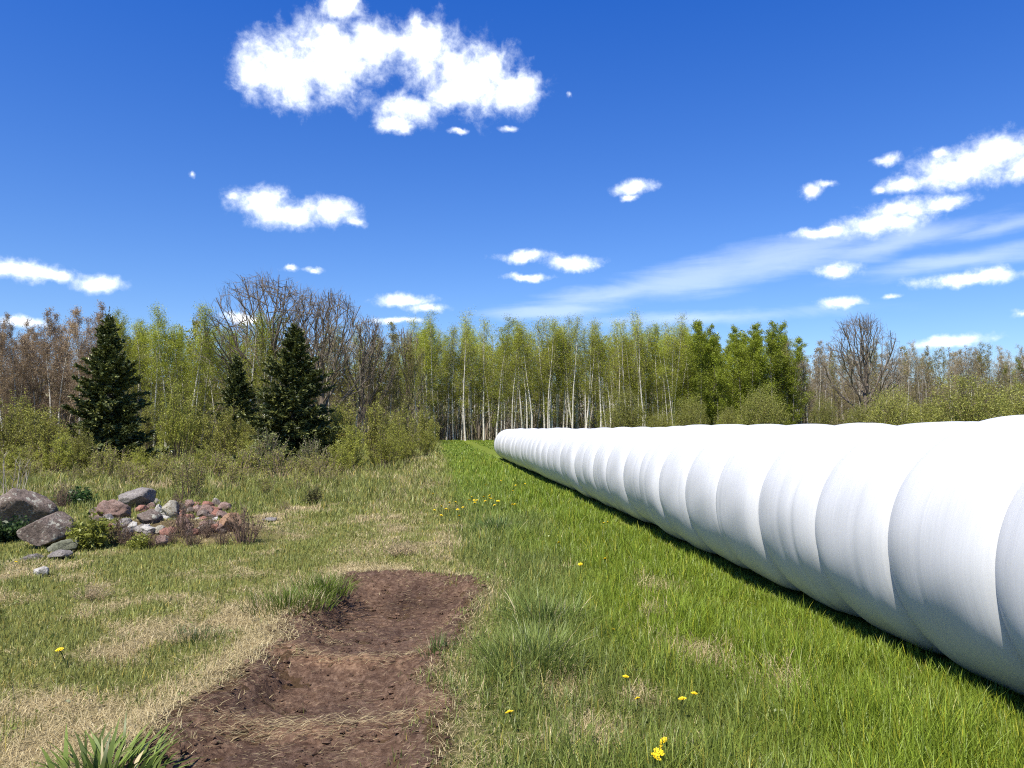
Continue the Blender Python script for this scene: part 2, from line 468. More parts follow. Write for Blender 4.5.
    tag(link('meadow_grass', mead_b.mesh('meadow_grass', M['blade'])), 'short patchy green grass around the stones', 'grass', kind='stuff')
    tag(link('dry_grass', straw_b.mesh('dry_grass', M['blade'])), 'dead straw coloured grass matted between the green', 'dry grass', kind='stuff')
meadow()

def weeds():
    """small broad leaves of clover and dandelion among the grass"""
    b = MB(); rg = np.random.default_rng(88)
    n = 520; cx, cy = scatter(n, 2.8, 16, 1.3)
    ok = (dirt_mask(cx, cy) < -.04) & (row_d(cx, cy) < -.8); cx, cy = cx[ok], cy[ok]
    for x, y in zip(cx, cy):
        k = rg.integers(6, 22); r = rg.uniform(.03, .14)
        a = rg.uniform(0, 6.28, k); d = r * rg.random(k) ** .6
        px, py = x + np.cos(a) * d, y + np.sin(a) * d
        lush = float(fields(np.array([x]), np.array([y]))[1][0])
        P = np.stack([px, py, zg(px, py) + rg.uniform(.01, .035 + .09 * lush, k)], 1)
        leaves(b, P, rg.uniform(.014, .032), np.array([.17, .21, .05]) * rg.uniform(.7, 1.3), rg, .25, rg.uniform(.35, .8))
    tag(link('weed_leaves', b.mesh('weed_leaves', M['blade'])), 'small broad weed leaves scattered among the grass', 'weeds', kind='stuff')
def clods():
    t = (1 + 5 ** .5) / 2
    iv = np.array([(-1, t, 0), (1, t, 0), (-1, -t, 0), (1, -t, 0), (0, -1, t), (0, 1, t), (0, -1, -t), (0, 1, -t), (t, 0, -1), (t, 0, 1), (-t, 0, -1), (-t, 0, 1)]) / 1.9
    it = np.array([(0, 11, 5), (0, 5, 1), (0, 1, 7), (0, 7, 10), (0, 10, 11), (1, 5, 9), (5, 11, 4), (11, 10, 2), (10, 7, 6), (7, 1, 8), (3, 9, 4), (3, 4, 2), (3, 2, 6), (3, 6, 8), (3, 8, 9), (4, 9, 5), (2, 4, 11), (6, 2, 10), (8, 6, 7), (9, 8, 1)])
    b = MB(); n = 8000
    x = rng.uniform(-2.0, .1, n); y = 2.4 + 5.6 * rng.random(n) ** 1.3
    ok = dirt_mask(x, y) > rng.uniform(-.12, .1, n); x, y = x[ok], y[ok]
    z = zg(x, y)
    for i in range(len(x)):
        s = .0035 + .020 * rng.random() ** 6.0
        v = iv * s * rng.uniform(.6, 1.3, (12, 1)) * np.array([1.3, 1, .7])
        k = rng.uniform(.6, 1.5)
        b.add(v + (x[i], y[i], z[i] + .012), t=it, c=(k, k, k))
    tag(link('dirt_crumbs', b.mesh('dirt_crumbs', M['dirt'], False)), 'crumbled dark soil lying on the dug strip', 'soil', kind='stuff')
clods()

# ------------------------------------------------------------------ wrapped bales
def bales():
    ang = math.atan(ROW_S)
    root = thing('silage_tube', 'long white plastic wrapped tube of round bales lying on the grass', 'wrapped bales', (ROW_C, 0, 0), rz=ang)
    sec = math.sqrt(1 + ROW_S ** 2)
    g = [1.05, 2.05, 3.03, 3.99, 4.92, 5.86, 6.89, 7.88, 8.89, 9.9, 10.8, 11.9, 13.0, 14.1]
    while g[-1] < 38.9: g.append(g[-1] + rng.uniform(.96, 1.14))
    na = 120
    th = np.linspace(0, 2 * np.pi, na, endpoint=False)
    prof = 44
    nb = len(g) - 1
    gro = rng.uniform(.695, .735, nb + 1)          # film radius where two bales meet, metres
    for i in range(nb):
        a, b_ = g[i] * sec, g[i + 1] * sec
        Rb = .782 + rng.uniform(-.022, .020) + .010 * (g[i] < 9)
        ox, oz = rng.normal(0, .014), rng.normal(0, .006)
        u = np.linspace(0, 1, prof)
        sh = rng.uniform(3.0, 5.2); 
        e0 = 1 - np.abs(1 - u * 2).clip(0, 1) ** sh
        r = np.where(u < .5, gro[i] + (Rb - gro[i]) * e0 ** .8, gro[i + 1] + (Rb - gro[i + 1]) * e0 ** .8) / Rb
        # soft secondary creases where film and twine pull in
        for _ in range(rng.integers(1, 4)):
            r = r - np.clip(np.minimum(u, 1 - u) * 8, 0, 1) * rng.uniform(.0015, .007) * np.exp(-((u - rng.uniform(.08, .92)) / rng.uniform(.02, .05)) ** 2)
        cap_a, cap_b = i == 0, i == nb - 1
        if cap_b: r = np.where(u > .35, np.minimum(r, np.sqrt(np.clip(1 - ((u - .35).clip(0) / .68) ** 2.6, 0, 1))), r)
        if cap_a: r = np.where(u < .4, np.minimum(r, np.sqrt(np.clip(1 - ((.4 - u).clip(0) / .42) ** 2.6, 0, 1))), r)
        k = np.clip(np.minimum(u, 1 - u) * 8, 0, 1)[:, None]      # the ends meet the neighbours on one line
        wr = 1 + k * (.008 * np.sin(th[None, :] * 2 + rng.uniform(0, 6)) + .005 * np.sin(th[None, :] * 5 + rng.uniform(0, 6) + u[:, None] * 4) + .0025 * np.sin(th[None, :] * 11 + rng.uniform(0, 6) - u[:, None] * 9))
        yy = a + (b_ - a) * u
        if cap_b: yy = np.where(u > .35, yy, yy)
        rr = Rb * r[:, None] * wr
        x = rr * np.cos(th)[None] + ox * k
        z = rr * np.sin(th)[None] + .765 + oz * k
        z = np.where(z < .05, .05 + (z - .05) * .35, z)           # weight flattens the underside
        V = np.stack([x, np.broadcast_to(yy[:, None], x.shape), z], -1)
        idx = np.arange(prof * na).reshape(prof, na); nx = np.roll(idx, -1, 1)
        q = np.stack([idx[:-1], nx[:-1], nx[1:], idx[1:]], -1).reshape(-1, 4)[:, ::-1]
        b = MB(); b.add(V.reshape(-1, 3), q)
        link('wrapped_bale', b.mesh('wrapped_bale', M['film']), root)
bales()

# ------------------------------------------------------------------ trees
def tube(b, P, r, sides, col=(.5, .5, .5)):
    P = np.asarray(P, float); r = np.asarray(r, float); n = len(P)
    T = np.gradient(P, axis=0); T /= np.linalg.norm(T, axis=1)[:, None] + 1e-9
    up = np.array([1.0, 0, 0]) if abs(T[0, 0]) < .8 else np.array([0, 1.0, 0])
    A = np.cross(T, up); A /= np.linalg.norm(A, axis=1)[:, None] + 1e-9
    B = np.cross(T, A)
    th = np.arange(sides) / sides * 2 * np.pi
    V = P[:, None] + r[:, None, None] * (np.cos(th)[None, :, None] * A[:, None] + np.sin(th)[None, :, None] * B[:, None])
    idx = np.arange(n * sides).reshape(n, sides); nx = np.roll(idx, -1, 1)
    q = np.stack([idx[:-1], nx[:-1], nx[1:], idx[1:]], -1).reshape(-1, 4)
    b.add(V.reshape(-1, 3), q, c=np.asarray(col, float))
def line(rg, p, d, L, n, wander, up):
    P = [np.array(p, float)]; d = np.array(d, float); d /= np.linalg.norm(d)
    for i in range(n):
        d = d + rg.normal(0, wander, 3); d[2] += up; d /= np.linalg.norm(d)
        P.append(P[-1] + d * L / n)
    return np.array(P)
def leaves(b, P, size, col, rg, jit=.35, asp=.55, droop=0.0):
    n = len(P)
    a = rg.normal(size=(n, 3)); a[:, 2] -= droop; a /= np.linalg.norm(a, axis=1)[:, None]
    c = rg.normal(size=(n, 3)); s = np.cross(a, c); s /= np.linalg.norm(s, axis=1)[:, None] + 1e-9
    L = (size * rg.uniform(.6, 1.35, n))[:, None]
    V = np.stack([P, P + a * L * .5 + s * L * asp * .5, P + a * L, P + a * L * .5 - s * L * asp * .5], 1).reshape(-1, 3)
    col = np.asarray(col, float)
    cc = (col if col.ndim == 2 else np.tile(col, (n, 1))) * (1 - jit + 2 * jit * rg.random(n))[:, None]
    b.add(V, np.arange(4 * n).reshape(n, 4), c=np.repeat(cc, 4, 0))
def ribbons(c, P, D, L, w, col, rg, bend=.3):
    """many fine twigs at once, each a thin two-part strip"""
    n = len(P); D = D / (np.linalg.norm(D, axis=1)[:, None] + 1e-9)
    S = np.cross(D, rg.normal(size=(n, 3))); S /= np.linalg.norm(S, axis=1)[:, None] + 1e-9
    K = rg.normal(0, bend, (n, 3)); K[:, 2] += .12
    L = np.asarray(L)[:, None] * np.ones((n, 1)); w = np.asarray(w).reshape(-1, 1) * np.ones((n, 1))
    A = P; B = P + D * L * .5; E = B + (D + K) * L * .5
    V = np.stack([A - S * w, A + S * w, B - S * w * .7, B + S * w * .7, E], 1).reshape(-1, 3)
    b = (np.arange(n) * 5)[:, None]
    c.add(V, b + np.array([0, 1, 3, 2]), b + np.array([2, 3, 4]), np.repeat(col, 5, 0))
    return B, E
def along(P, t):
    i = np.clip((t * (len(P) - 1)).astype(int), 0, len(P) - 2); f = t * (len(P) - 1) - i
    return P[i] * (1 - f)[:, None] + P[i + 1] * f[:, None]

def aspen(seed, H=16, clear=.4, nl=1500, leaf=.15, col=(.11, .125, .02), twig=(.16, .13, .10), rad=.125, spread=.16, nb=34, twigs=5, jit=.16):
    """slender forest tree: returns (trunk MB, crown MB); the crown's twigs and leaves carry their own tint"""
    rg = np.random.default_rng(seed)
    t, c = MB(), MB()
    T = line(rg, (0, 0, -.15), (rg.normal(0, .04), rg.normal(0, .04), 1), H, 9, .035, .05)
    tube(t, T, rad * (1 - np.linspace(0, 1, 10) * .88), 6)
    pts = []
    for k in range(nb):
        u = clear + (1 - clear) * (k + rg.random()) / nb
        if rg.random() < .12: u = rg.uniform(.4, 1) * clear
        p = along(T, np.array([u]))[0]
        az = rg.uniform(0, 6.28); el = rg.uniform(.55, 1.22)
        prof = math.sin(math.pi * min(1, max(.12, (u - clear) / (1 - clear) * .8 + .22)))
        L = H * spread * rg.uniform(.55, 1.15) * max(.25, prof)
        if u < clear: L *= .5
        B = line(rg, p, (math.cos(az) * math.cos(el), math.sin(az) * math.cos(el), math.sin(el)), L, 4, .16, .12)
        tube(c, B, rad * .24 * (1 - u * .5) * np.array([1, .8, .6, .4, .2]), 3, np.array(twig) * rg.uniform(.75, 1.15))
        pts.append(along(B, rg.uniform(.35, 1, 8)))
        q = along(B, rg.uniform(.2, 1, twigs))
        Lw = L * rg.uniform(.25, .6, twigs)
        B1, E1 = ribbons(c, q, (B[-1] - B[0]) / L + rg.normal(0, .5, (twigs, 3)), Lw, np.full(twigs, .012 * H / 16), np.array(twig) * rg.uniform(.7, 1.3, (twigs, 1)), rg)
        m = twigs * 3
        i = rg.integers(0, twigs, m)
        _, E2 = ribbons(c, B1[i], (E1 - q)[i] / Lw[i][:, None] + rg.normal(0, .6, (m, 3)), Lw[i] * .7, np.full(m, .008 * H / 16), np.array(twig) * rg.uniform(.8, 1.4, (m, 1)), rg)
        pts += [B1, E1, E2, (B1[i] + E2) / 2]
    if nl:
        pts = np.concatenate(pts)
        P = pts[rg.integers(0, len(pts), nl)] + rg.normal(0, jit * H / 16, (nl, 3))
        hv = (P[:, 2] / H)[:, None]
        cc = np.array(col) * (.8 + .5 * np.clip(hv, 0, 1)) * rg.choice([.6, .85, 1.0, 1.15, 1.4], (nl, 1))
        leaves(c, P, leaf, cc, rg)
    return t, c

def oak(seed, H=16, W=10, col=(.15, .122, .092), rad=.42, fork=.28):
    """big leafless spreading tree: limbs fan from a low fork out to a rounded dome; returns (trunk MB, branches MB)"""
    rg = np.random.default_rng(seed)
    t, c = MB(), MB()
    T = line(rg, (0, 0, -.2), (rg.normal(0, .03), 0, 1), H * .62, 8, .04, .04)
    tube(t, T, rad * (1 - np.linspace(0, 1, 9) * .75), 9)
    zc = H * .56
    def dome(az, el, k=1.0):
        return np.array([math.cos(az) * math.cos(el) * W * .5 * k, math.sin(az) * math.cos(el) * W * .5 * k, zc + math.sin(el) * (H - zc) * k])
    def project(q):
        v = (q - (0, 0, zc)) / (W * .5, W * .5, H - zc); n = np.linalg.norm(v) + 1e-9
        return (0, 0, zc) + v / n * rg.uniform(.86, 1.03) * np.array([W * .5, W * .5, H - zc])
    def limb(p, q, r0, r1, n, mb, sides, lift, wob):
        L = np.linalg.norm(q - p); u = np.linspace(0, 1, n + 1)[:, None]
        P = p + (q - p) * u + np.array([0, 0, 1]) * lift * L * np.sin(np.pi * u) + np.concatenate([[np.zeros(3)], rg.normal(0, wob * L, (n - 1, 3)), [np.zeros(3)]])
        tube(mb, P, r0 + (r1 - r0) * u[:, 0], sides, np.array(col) * rg.uniform(.8, 1.25))
        return P
    n0 = int(8 + W * .55)
    for i in range(n0):
        el = R(-14) + R(100) * ((i + .5) / n0) ** .9; az = i * 2.4 + rg.normal(0, .25)
        p = along(T, np.array([min(.98, fork + (1 - fork) * (i / n0) ** 1.3 * .9)]))[0]
        q = dome(az, el, rg.uniform(.9, 1.02))
        P0 = limb(p, q, rad * .38 * (1 - .4 * i / n0), .035, 7, t, 6, -.07, .018)
        nj = int(3 + W * .34)
        for j in range(nj):
            u = .22 + .72 * (j + rg.random()) / nj
            s0 = along(P0, np.array([u]))[0]
            q1 = project(q + rg.normal(0, W * .17, 3) * (1.25 - .5 * u))
            P1 = limb(s0, q1, .065 * (1.2 - u * .6), .018, 5, c, 4, -.04, .022)
            for k in range(5):
                u2 = .25 + .7 * (k + rg.random()) / 5
                s1 = along(P1, np.array([u2]))[0]
                q2 = project(q1 + rg.normal(0, W * .085, 3))
                q2 = s1 + (q2 - s1) * min(1, H * .2 / (np.linalg.norm(q2 - s1) + 1e-6))
                P2 = limb(s1, q2, .024, .010, 3, c, 3, -.03, .03)
                m = 5; uu = rg.uniform(.2, 1, m); dd = P2[-1] - P2[0]; L2 = np.linalg.norm(dd) + 1e-9
                B1, E1 = ribbons(c, along(P2, uu), dd / L2 + rg.normal(0, .42, (m, 3)) + (0, 0, .12), rg.uniform(.35, .9, m) * H / 16, np.full(m, .0085), np.array(col) * rg.uniform(.9, 1.5, (m, 1)), rg)
    return t, c

def spruce(seed, H=5.8, W=3.1, col=(.085, .105, .036)):
    rg = np.random.default_rng(seed)
    t, c = MB(), MB()
    T = line(rg, (0, 0, -.1), (0, 0, 1), H, 10, .012, .1)
    tube(t, T, .10 * (1 - np.linspace(0, 1, 11) * .93), 7)
    z = .10
    tips = []
    while z < H - .12:
        u = z / H
        Lr = W * .5 * (1 - u) ** .8 * (.9 + .1 * math.sin(u * 23)) + .07
        for k in range(rg.integers(6, 9)):
            az = rg.uniform(0, 6.28); L = Lr * rg.uniform(.5, 1.12) * (1.2 if rg.random() < .12 else 1) * (1 + .16 * math.sin(az * 2 + z * 2.3))
            el = R(-12 + 60 * u ** 1.6) + rg.normal(0, .2)
            zz = z + rg.uniform(-.07, .07)
            B = line(rg, along(T, np.array([min(.999, zz / H)]))[0], (math.cos(az) * math.cos(el), math.sin(az) * math.cos(el), math.sin(el)), L, 5, .05, .055)
            tube(t, B, .018 * (1 - .8 * np.linspace(0, 1, 6)) * (1.1 - u), 3)
            m = int(16 + 95 * L)
            s = rg.uniform(.12, 1, m) ** .8
            q = along(B, np.clip(s, 0, .999))
            side = np.cross(B[-1] - B[0], (0, 0, 1)); side /= np.linalg.norm(side) + 1e-9
            fwd = (B[-1] - B[0]) / (np.linalg.norm(B[-1] - B[0]) + 1e-9)
            sgn = rg.choice([-1, 1], m)[:, None]
            dirs = fwd * .8 + side * sgn * rg.uniform(.3, 1.1, (m, 1)) + rg.normal(0, .34, (m, 3)); dirs[:, 2] -= .02
            dirs /= np.linalg.norm(dirs, axis=1)[:, None]
            ln = (.08 + .20 * L * (1 - s * .65)) * rg.uniform(.6, 1.2, m)
            lit_spray = rg.random(m) < .32  # random share of sprays tinted lighter: sunlit highlights put into the needle colour
            for rep in range(3):          # each spray: needles in three crossing leaves
                nrm = rg.normal(size=(m, 3)); wv = np.cross(dirs, nrm); wv /= np.linalg.norm(wv, axis=1)[:, None] + 1e-9
                w = rg.uniform(.018, .036, m)[:, None]
                V = np.stack([q, q + dirs * ln[:, None] * .5 + wv * w, q + dirs * ln[:, None], q + dirs * ln[:, None] * .5 - wv * w], 1).reshape(-1, 3)
                cc = np.array(col) * rg.uniform(.6, 1.5, (m, 1)); cc = np.where(lit_spray[:, None], cc * np.array([2.2, 1.9, 1.4]), cc)
                c.add(V, np.arange(4 * m).reshape(m, 4), c=np.repeat(cc, 4, 0))
        z += .06 + .035 * (1 - u) + rg.uniform(0, .04)
    # leader and top candles
    for k in range(5):
        az = k * 1.3
        d = (0, 0, 1) if k == 0 else (math.cos(az) * .5, math.sin(az) * .5, .9)
        B = line(rg, (T[-1][0], T[-1][1], H - .2), d, .55 if k == 0 else .28, 4, .03, .05)
        tube(t, B, np.array([.014, .012, .01, .008, .004]), 4)
        P = along(B, rg.random(60 if k else 30)); leaves(c, P, .05, np.array(col), rg)
    return t, c

def shrub(seed, W=3, H=3, stems=26, nl=4000, leaf=.06, col=(.13, .15, .025), twig=(.10, .075, .05), fill=.45, dome=.6, sub=6, stemr=.022, ball=0.0):
    """many-stemmed bush fanning from the ground; returns (stems MB, foliage MB)"""
    rg = np.random.default_rng(seed)
    t, c = MB(), MB()
    pts = []
    for k in range(stems):
        az = rg.uniform(0, 6.28); lean = rg.random() ** .6
        top = np.array([math.cos(az) * lean * W * .5, math.sin(az) * lean * W * .5, H * (1 - dome * lean ** 2) * rg.uniform(.72, 1.05)])
        p0 = np.array([math.cos(az) * lean * W * .16, math.sin(az) * lean * W * .16, -.05]) + rg.normal(0, W * .03, 3) * (1, 1, 0)
        d = top - p0; L = np.linalg.norm(d)
        d = d / L + np.array([math.cos(az), math.sin(az), 0]) * -.12
        S = line(rg, p0, d, L, 6, .07, .02)
        tube(t, S, stemr * (1 - np.linspace(0, 1, 7) * .85) * rg.uniform(.6, 1.2), 4, np.array(twig) * rg.uniform(.7, 1.3))
        pts.append(along(S, rg.uniform(fill * .7, 1, 10)))
        for _ in range(sub):
            u = rg.uniform(.25, .98); q = along(S, np.array([u]))[0]
            w = line(rg, q, (S[-1] - S[0]) / L + rg.normal(0, .45, 3), L * rg.uniform(.14, .34), 3, .2, .12)
            tube(t, w, stemr * .38 * np.array([1, .8, .55, .25]), 3, np.array(twig) * rg.uniform(.8, 1.5))
            pts.append(along(w, rg.uniform(.1, 1, 7)))
    pts = np.concatenate(pts)
    if nl:
        P = pts[rg.integers(0, len(pts), nl)] + rg.normal(0, .05 * W / 3, (nl, 3))
        if ball:
            m = int(nl * ball); v = rg.normal(size=(m, 3)); v /= np.linalg.norm(v, axis=1)[:, None]
            lump = 1 + .75 * (fbm(v[:, 0] * 2.3 + seed, v[:, 1] * 2.3 + v[:, 2] * 2, 4, 3) - .5)
            P[:m] = (0, 0, H * .46) + v * np.array([W * .5, W * .5, H * .52]) * (lump * rg.uniform(.62, 1.04, m) ** .7)[:, None]
        P = P[P[:, 2] > .03]
        cc = np.array(col) * rg.choice([.65, .85, 1, 1.2, 1.45], (len(P), 1))
        leaves(c, P, leaf, cc, rg)
    return t, c

def protos(fn, seeds, tmat, cmat, names=('trunk', 'crown'), **kw):
    res = []
    for s in seeds:
        t, c = fn(s, **kw)
        res.append((t.mesh(names[0], tmat) if t.n else None, c.mesh(names[1], cmat) if c.n else None))
    return res
def plant(name, label, cat, pr, loc, group=None, scale=(1, 1, 1), rz=None, names=('trunk', 'crown')):
    root = thing(name, label, cat, loc, group, random.uniform(0, 6.28) if rz is None else rz, scale)
    for nme, me in zip(names, pr):
        if me: link(nme, me, root)
    return root
random.seed(4)

OLIVE = (.280, .298, .036); GREEN = (.215, .255, .026); REDBR = (.24, .175, .13); GREYT = (.30, .24, .175)
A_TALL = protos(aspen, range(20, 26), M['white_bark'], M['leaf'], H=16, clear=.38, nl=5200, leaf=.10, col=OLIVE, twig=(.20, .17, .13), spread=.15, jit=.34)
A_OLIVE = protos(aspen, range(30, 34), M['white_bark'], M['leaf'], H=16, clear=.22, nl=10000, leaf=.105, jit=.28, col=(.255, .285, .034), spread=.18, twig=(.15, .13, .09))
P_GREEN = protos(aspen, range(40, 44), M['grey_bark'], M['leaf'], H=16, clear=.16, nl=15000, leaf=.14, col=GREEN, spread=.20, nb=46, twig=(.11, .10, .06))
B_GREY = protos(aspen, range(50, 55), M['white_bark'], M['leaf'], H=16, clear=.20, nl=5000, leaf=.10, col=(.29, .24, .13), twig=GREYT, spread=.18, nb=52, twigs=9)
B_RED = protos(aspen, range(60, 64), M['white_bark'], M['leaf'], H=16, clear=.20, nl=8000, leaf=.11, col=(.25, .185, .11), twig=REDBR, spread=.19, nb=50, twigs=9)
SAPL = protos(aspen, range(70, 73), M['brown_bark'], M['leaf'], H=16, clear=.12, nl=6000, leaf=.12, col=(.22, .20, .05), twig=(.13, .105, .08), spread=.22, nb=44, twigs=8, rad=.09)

def stand(name, label, cat, group, px0, px1, Y0, Y1, n, prs, H0, H1):
    """a stand of trees set one by one, evenly spread with jitter"""
    for k in range(n):
        px = px0 + (px1 - px0) * (k + random.random()) / n
        Y = Y0 + (Y1 - Y0) * random.random() ** 1.4
        H = random.uniform(H0, H1)
        s = H / 16
        w = s * random.uniform(.85, 1.2)
        plant(name, label, cat, random.choice(prs), (PX(px, Y), Y, 0), group, (w, w, s))
stand('bare_tree', 'leafless reddish brown tree with a thin white trunk behind the darkest spruce', 'bare tree', 'reddish bare trees in the wood', -70, 100, 66, 82, 36, B_RED, 10, 12.4)
stand('aspen_tree', 'pale trunked aspen with olive spring leaves between the two big spruces', 'aspen', 'olive aspens between the spruces', 95, 275, 68, 84, 40, A_OLIVE + A_TALL[:2], 10.2, 12.6)
stand('sapling_tree', 'thin brown half bare tree below the big bare oaks', 'young tree', 'half bare trees below the oaks', 268, 425, 78, 98, 34, SAPL + A_TALL[:3] + B_GREY[:1], 9.5, 12.8)
stand('tall_aspen', 'tall slender aspen with a straight white trunk and sparse olive leaves beyond the grass lane', 'aspen', 'tall aspens beyond the grass lane', 405, 695, 106, 128, 150, A_TALL + A_OLIVE[:1], 13.6, 18.2)
stand('green_poplar', 'full bright green poplar in the wood beyond the bales', 'poplar', 'bright green poplars beyond the bales', 680, 795, 104, 118, 30, P_GREEN, 13.5, 16.3)
stand('grey_tree', 'leafless grey brown slender tree in the wood by the dark bare oak', 'bare tree', 'grey bare trees beyond the bales', 780, 1110, 106, 124, 72, B_GREY + SAPL[:1], 11, 14.4)
stand('dark_green_tree', 'small deep green tree at the low end of the wood', 'tree', 'deep green trees at the end of the wood', 1000, 1100, 108, 116, 8, P_GREEN, 10.5, 12.3)

def woods():
    """the depth of the wood behind the trees one can tell apart: one mass"""
    src = {}
    for key, kw in (('t', dict(nl=900, leaf=.24, col=OLIVE, clear=.3)), ('g', dict(nl=1100, leaf=.32, col=GREEN, clear=.2)), ('b', dict(nl=900, leaf=.2, col=(.27, .225, .13), twig=GREYT, clear=.15, twigs=5)),
                    ('r', dict(nl=1000, leaf=.2, col=(.25, .18, .11), twig=REDBR, clear=.15, twigs=5)), ('o', dict(nl=1100, leaf=.26, col=(.23, .23, .03), clear=.22))):
        src[key] = [aspen(s, H=16, nb=24, **{'twigs': 2, **kw}) for s in range(90, 93)]
    tb, cb = MB(), MB()
    def put(key, px, Y, H):
        t, c = random.choice(src[key]); a = random.uniform(0, 6.28); s = H / 16
        ca, sa = math.cos(a), math.sin(a)
        for m_, dst in ((t, tb), (c, cb)):
            V, C, Q, T = m_.arrays()
            W = np.stack([(V[:, 0] * ca - V[:, 1] * sa) * s * 1.1 + PX(px, Y), (V[:, 0] * sa + V[:, 1] * ca) * s * 1.1 + Y, V[:, 2] * s], 1)
            dst.add(W, Q, c=C * random.uniform(.8, 1.15))
    for key, a, b_, y0, y1, n, h0, h1 in (('r', -120, 100, 82, 104, 70, 10, 12.6), ('o', 90, 290, 86, 112, 60, 11, 15), ('t', 270, 430, 98, 125, 50, 10, 15), ('t', 400, 700, 126, 160, 120, 13, 18.5),
                                          ('g', 680, 800, 118, 145, 35, 12, 17), ('b', 780, 1150, 124, 155, 120, 12.5, 17)):
        for _ in range(n): put(key, random.uniform(a, b_), random.uniform(y0, y1), random.uniform(h0, h1))
    # twiggy undergrowth through the whole wood
    n = 52000
    rg = np.random.default_rng(77)
    px = rg.uniform(-120, 1150, n)
    Y = np.where(px < 270, rg.uniform(70, 108, n), np.where(px < 425, rg.uniform(88, 120, n), rg.uniform(111, 150, n)))
    x = (px - 512) / F * Y
    h = rg.uniform(1.2, 6.5, n) * rg.uniform(.5, 1, n)
    col = lerp((.28, .23, .18), (.14, .11, .08), rg.random(n))
    gr = rg.random(n) < .15; col[gr] = np.array([.09, .09, .03])
    blades(tb, x, Y, rg.uniform(0, 1.2, n) * (rg.random(n) < .5), h, rg.uniform(.05, .16, n), rg.uniform(0, 6.28, n), rg.gamma(2, .18, n), col, False)
    n = 62000                              # low bushes under the trees
    px = rg.uniform(-120, 1150, n)
    Y = np.where(px < 270, rg.uniform(74, 112, n), np.where(px < 425, rg.uniform(92, 125, n), rg.uniform(118, 165, n)))
    leaves(cb, np.stack([(px - 512) / F * Y, Y, np.where(px < 425, 6.5, 8.5) * rg.random(n) ** 1.15], 1), .5, lerp((.25, .20, .15), (.21, .205, .07), rg.random(n) ** 1.4), rg)
    n = 42000
    px = rg.uniform(-120, 1150, n); Y = np.where(px < 400, rg.uniform(112, 140, n), rg.uniform(150, 190, n))
    leaves(cb, np.stack([(px - 512) / F * Y, Y, 11 * rg.random(n)], 1), .8, lerp((.16, .125, .09), (.17, .155, .06), rg.random(n)), rg)
    n = 26000                              # the wood goes on behind
    px = rg.uniform(-120, 1150, n); Y = rg.uniform(195, 290, n)
    leaves(cb, np.stack([(px - 512) / F * Y, Y, 15 * rg.random(n)], 1), 1.5, lerp((.16, .125, .09), (.15, .145, .06), rg.random(n)), rg)
    a = link('wood_trunks', tb.mesh('wood_trunks', M['twig'])); tag(a, 'grey brown trunks and brushwood deep in the wood', 'woodland', kind='stuff')
    c = link('wood_foliage', cb.mesh('wood_foliage', M['leaf'])); tag(c, 'olive spring foliage deep in the wood', 'woodland', kind='stuff')
woods()

weeds()

# big leafless oaks, each its own
def oak_at(label, px, Y, H, W, seed, rad=.4, rz=0, fork=.28):
    pr = protos(oak, [seed], M['brown_bark'], M['twig'], ('trunk', 'branches'), H=H, W=W, rad=rad, fork=fork)[0]
    plant('oak_tree', label, 'oak', pr, (PX(px, Y), Y, 0), 'big bare oaks at the wood edge', rz=rz, names=('trunk', 'branches'))
oak_at('widest bare oak spreading above the wood just behind the bushy spruce', 264, 72, 16.5, 13.6, 201)
oak_at('bare oak with upright limbs between the widest oak and the two small oaks', 322, 74, 15.4, 11, 202, .36)
oak_at('small dark bare oak, the taller of the two small oaks beside the grass lane', 366, 78, 13.4, 6, 203, .26)
oak_at('small dark bare oak with a narrow crown closest to the grass lane', 405, 84, 13.2, 4.4, 204, .24)
oak_at('dark round headed bare oak standing alone above the grey trees beyond the bales', 863, 97, 16.6, 10, 205, .45, fork=.3)

# spruces
SPN = ('trunk', 'crown')
def spruce_at(label, px, py, H, W, seed, Y=None):
    x, y = G(px, py) if Y is None else (PX(px, Y), Y)
    pr = protos(spruce, [seed], M['brown_bark'], M['needle'], SPN, H=H, W=W)[0]
    plant('spruce_tree', label, 'spruce', pr, (x, y, 0), 'dark spruces at the meadow edge', rz=0)
spruce_at('dark spruce with a spiky leader standing over the rock pile', 108, 470, 5.85, 4.0, 301)
spruce_at('bushiest dark spruce, broad and dense, in front of the widest bare oak', 291, 468, 5.75, 4.6, 302)
spruce_at('small distant dark spruce half hidden by the bushiest spruce', 238, 0, 6.0, 4.2, 303, Y=46)

# ------------------------------------------------------------------ shrubs
WN = ('stems', 'foliage')
YG = (.31, .325, .055); OL = (.25, .25, .05); DK = (.085, .09, .025)
W_BIG = protos(shrub, range(400, 404), M['twig'], M['leaf'], WN, W=3.2, H=3, stems=40, nl=10500, leaf=.065, col=OL)
W_YEL = protos(shrub, range(410, 413), M['twig'], M['leaf'], WN, W=3.2, H=3, stems=34, nl=10500, leaf=.06, col=YG)
W_FAR = protos(shrub, range(420, 423), M['twig'], M['leaf'], WN, W=3.2, H=3, stems=44, nl=26000, leaf=.055, col=(.27, .275, .065), dome=.5, fill=.15, ball=.42)
W_LOW = protos(shrub, range(430, 433), M['twig'], M['leaf'], WN, W=1.6, H=1.2, stems=26, nl=2000, leaf=.042, col=(.30, .31, .06), twig=(.22, .165, .11))
def bush(label, px, Y, w_px, top_py, prs, group, name='willow_shrub', cat='shrub', base=(3.2, 3.0), green=None):
    W = w_px / F * Y; H = (430 - top_py) / F * Y + CAM_H
    x = PX(px, Y)
    plant(name, label, cat, random.choice(prs), (x, Y, 0), group, (W / base[0], W / base[0], H / base[1]), names=WN)
g1 = 'round willow shrubs along the wood edge'
bush('pale round willow shrub standing alone beyond the far half of the bales', 627, 98, 46, 392, W_FAR, g1)
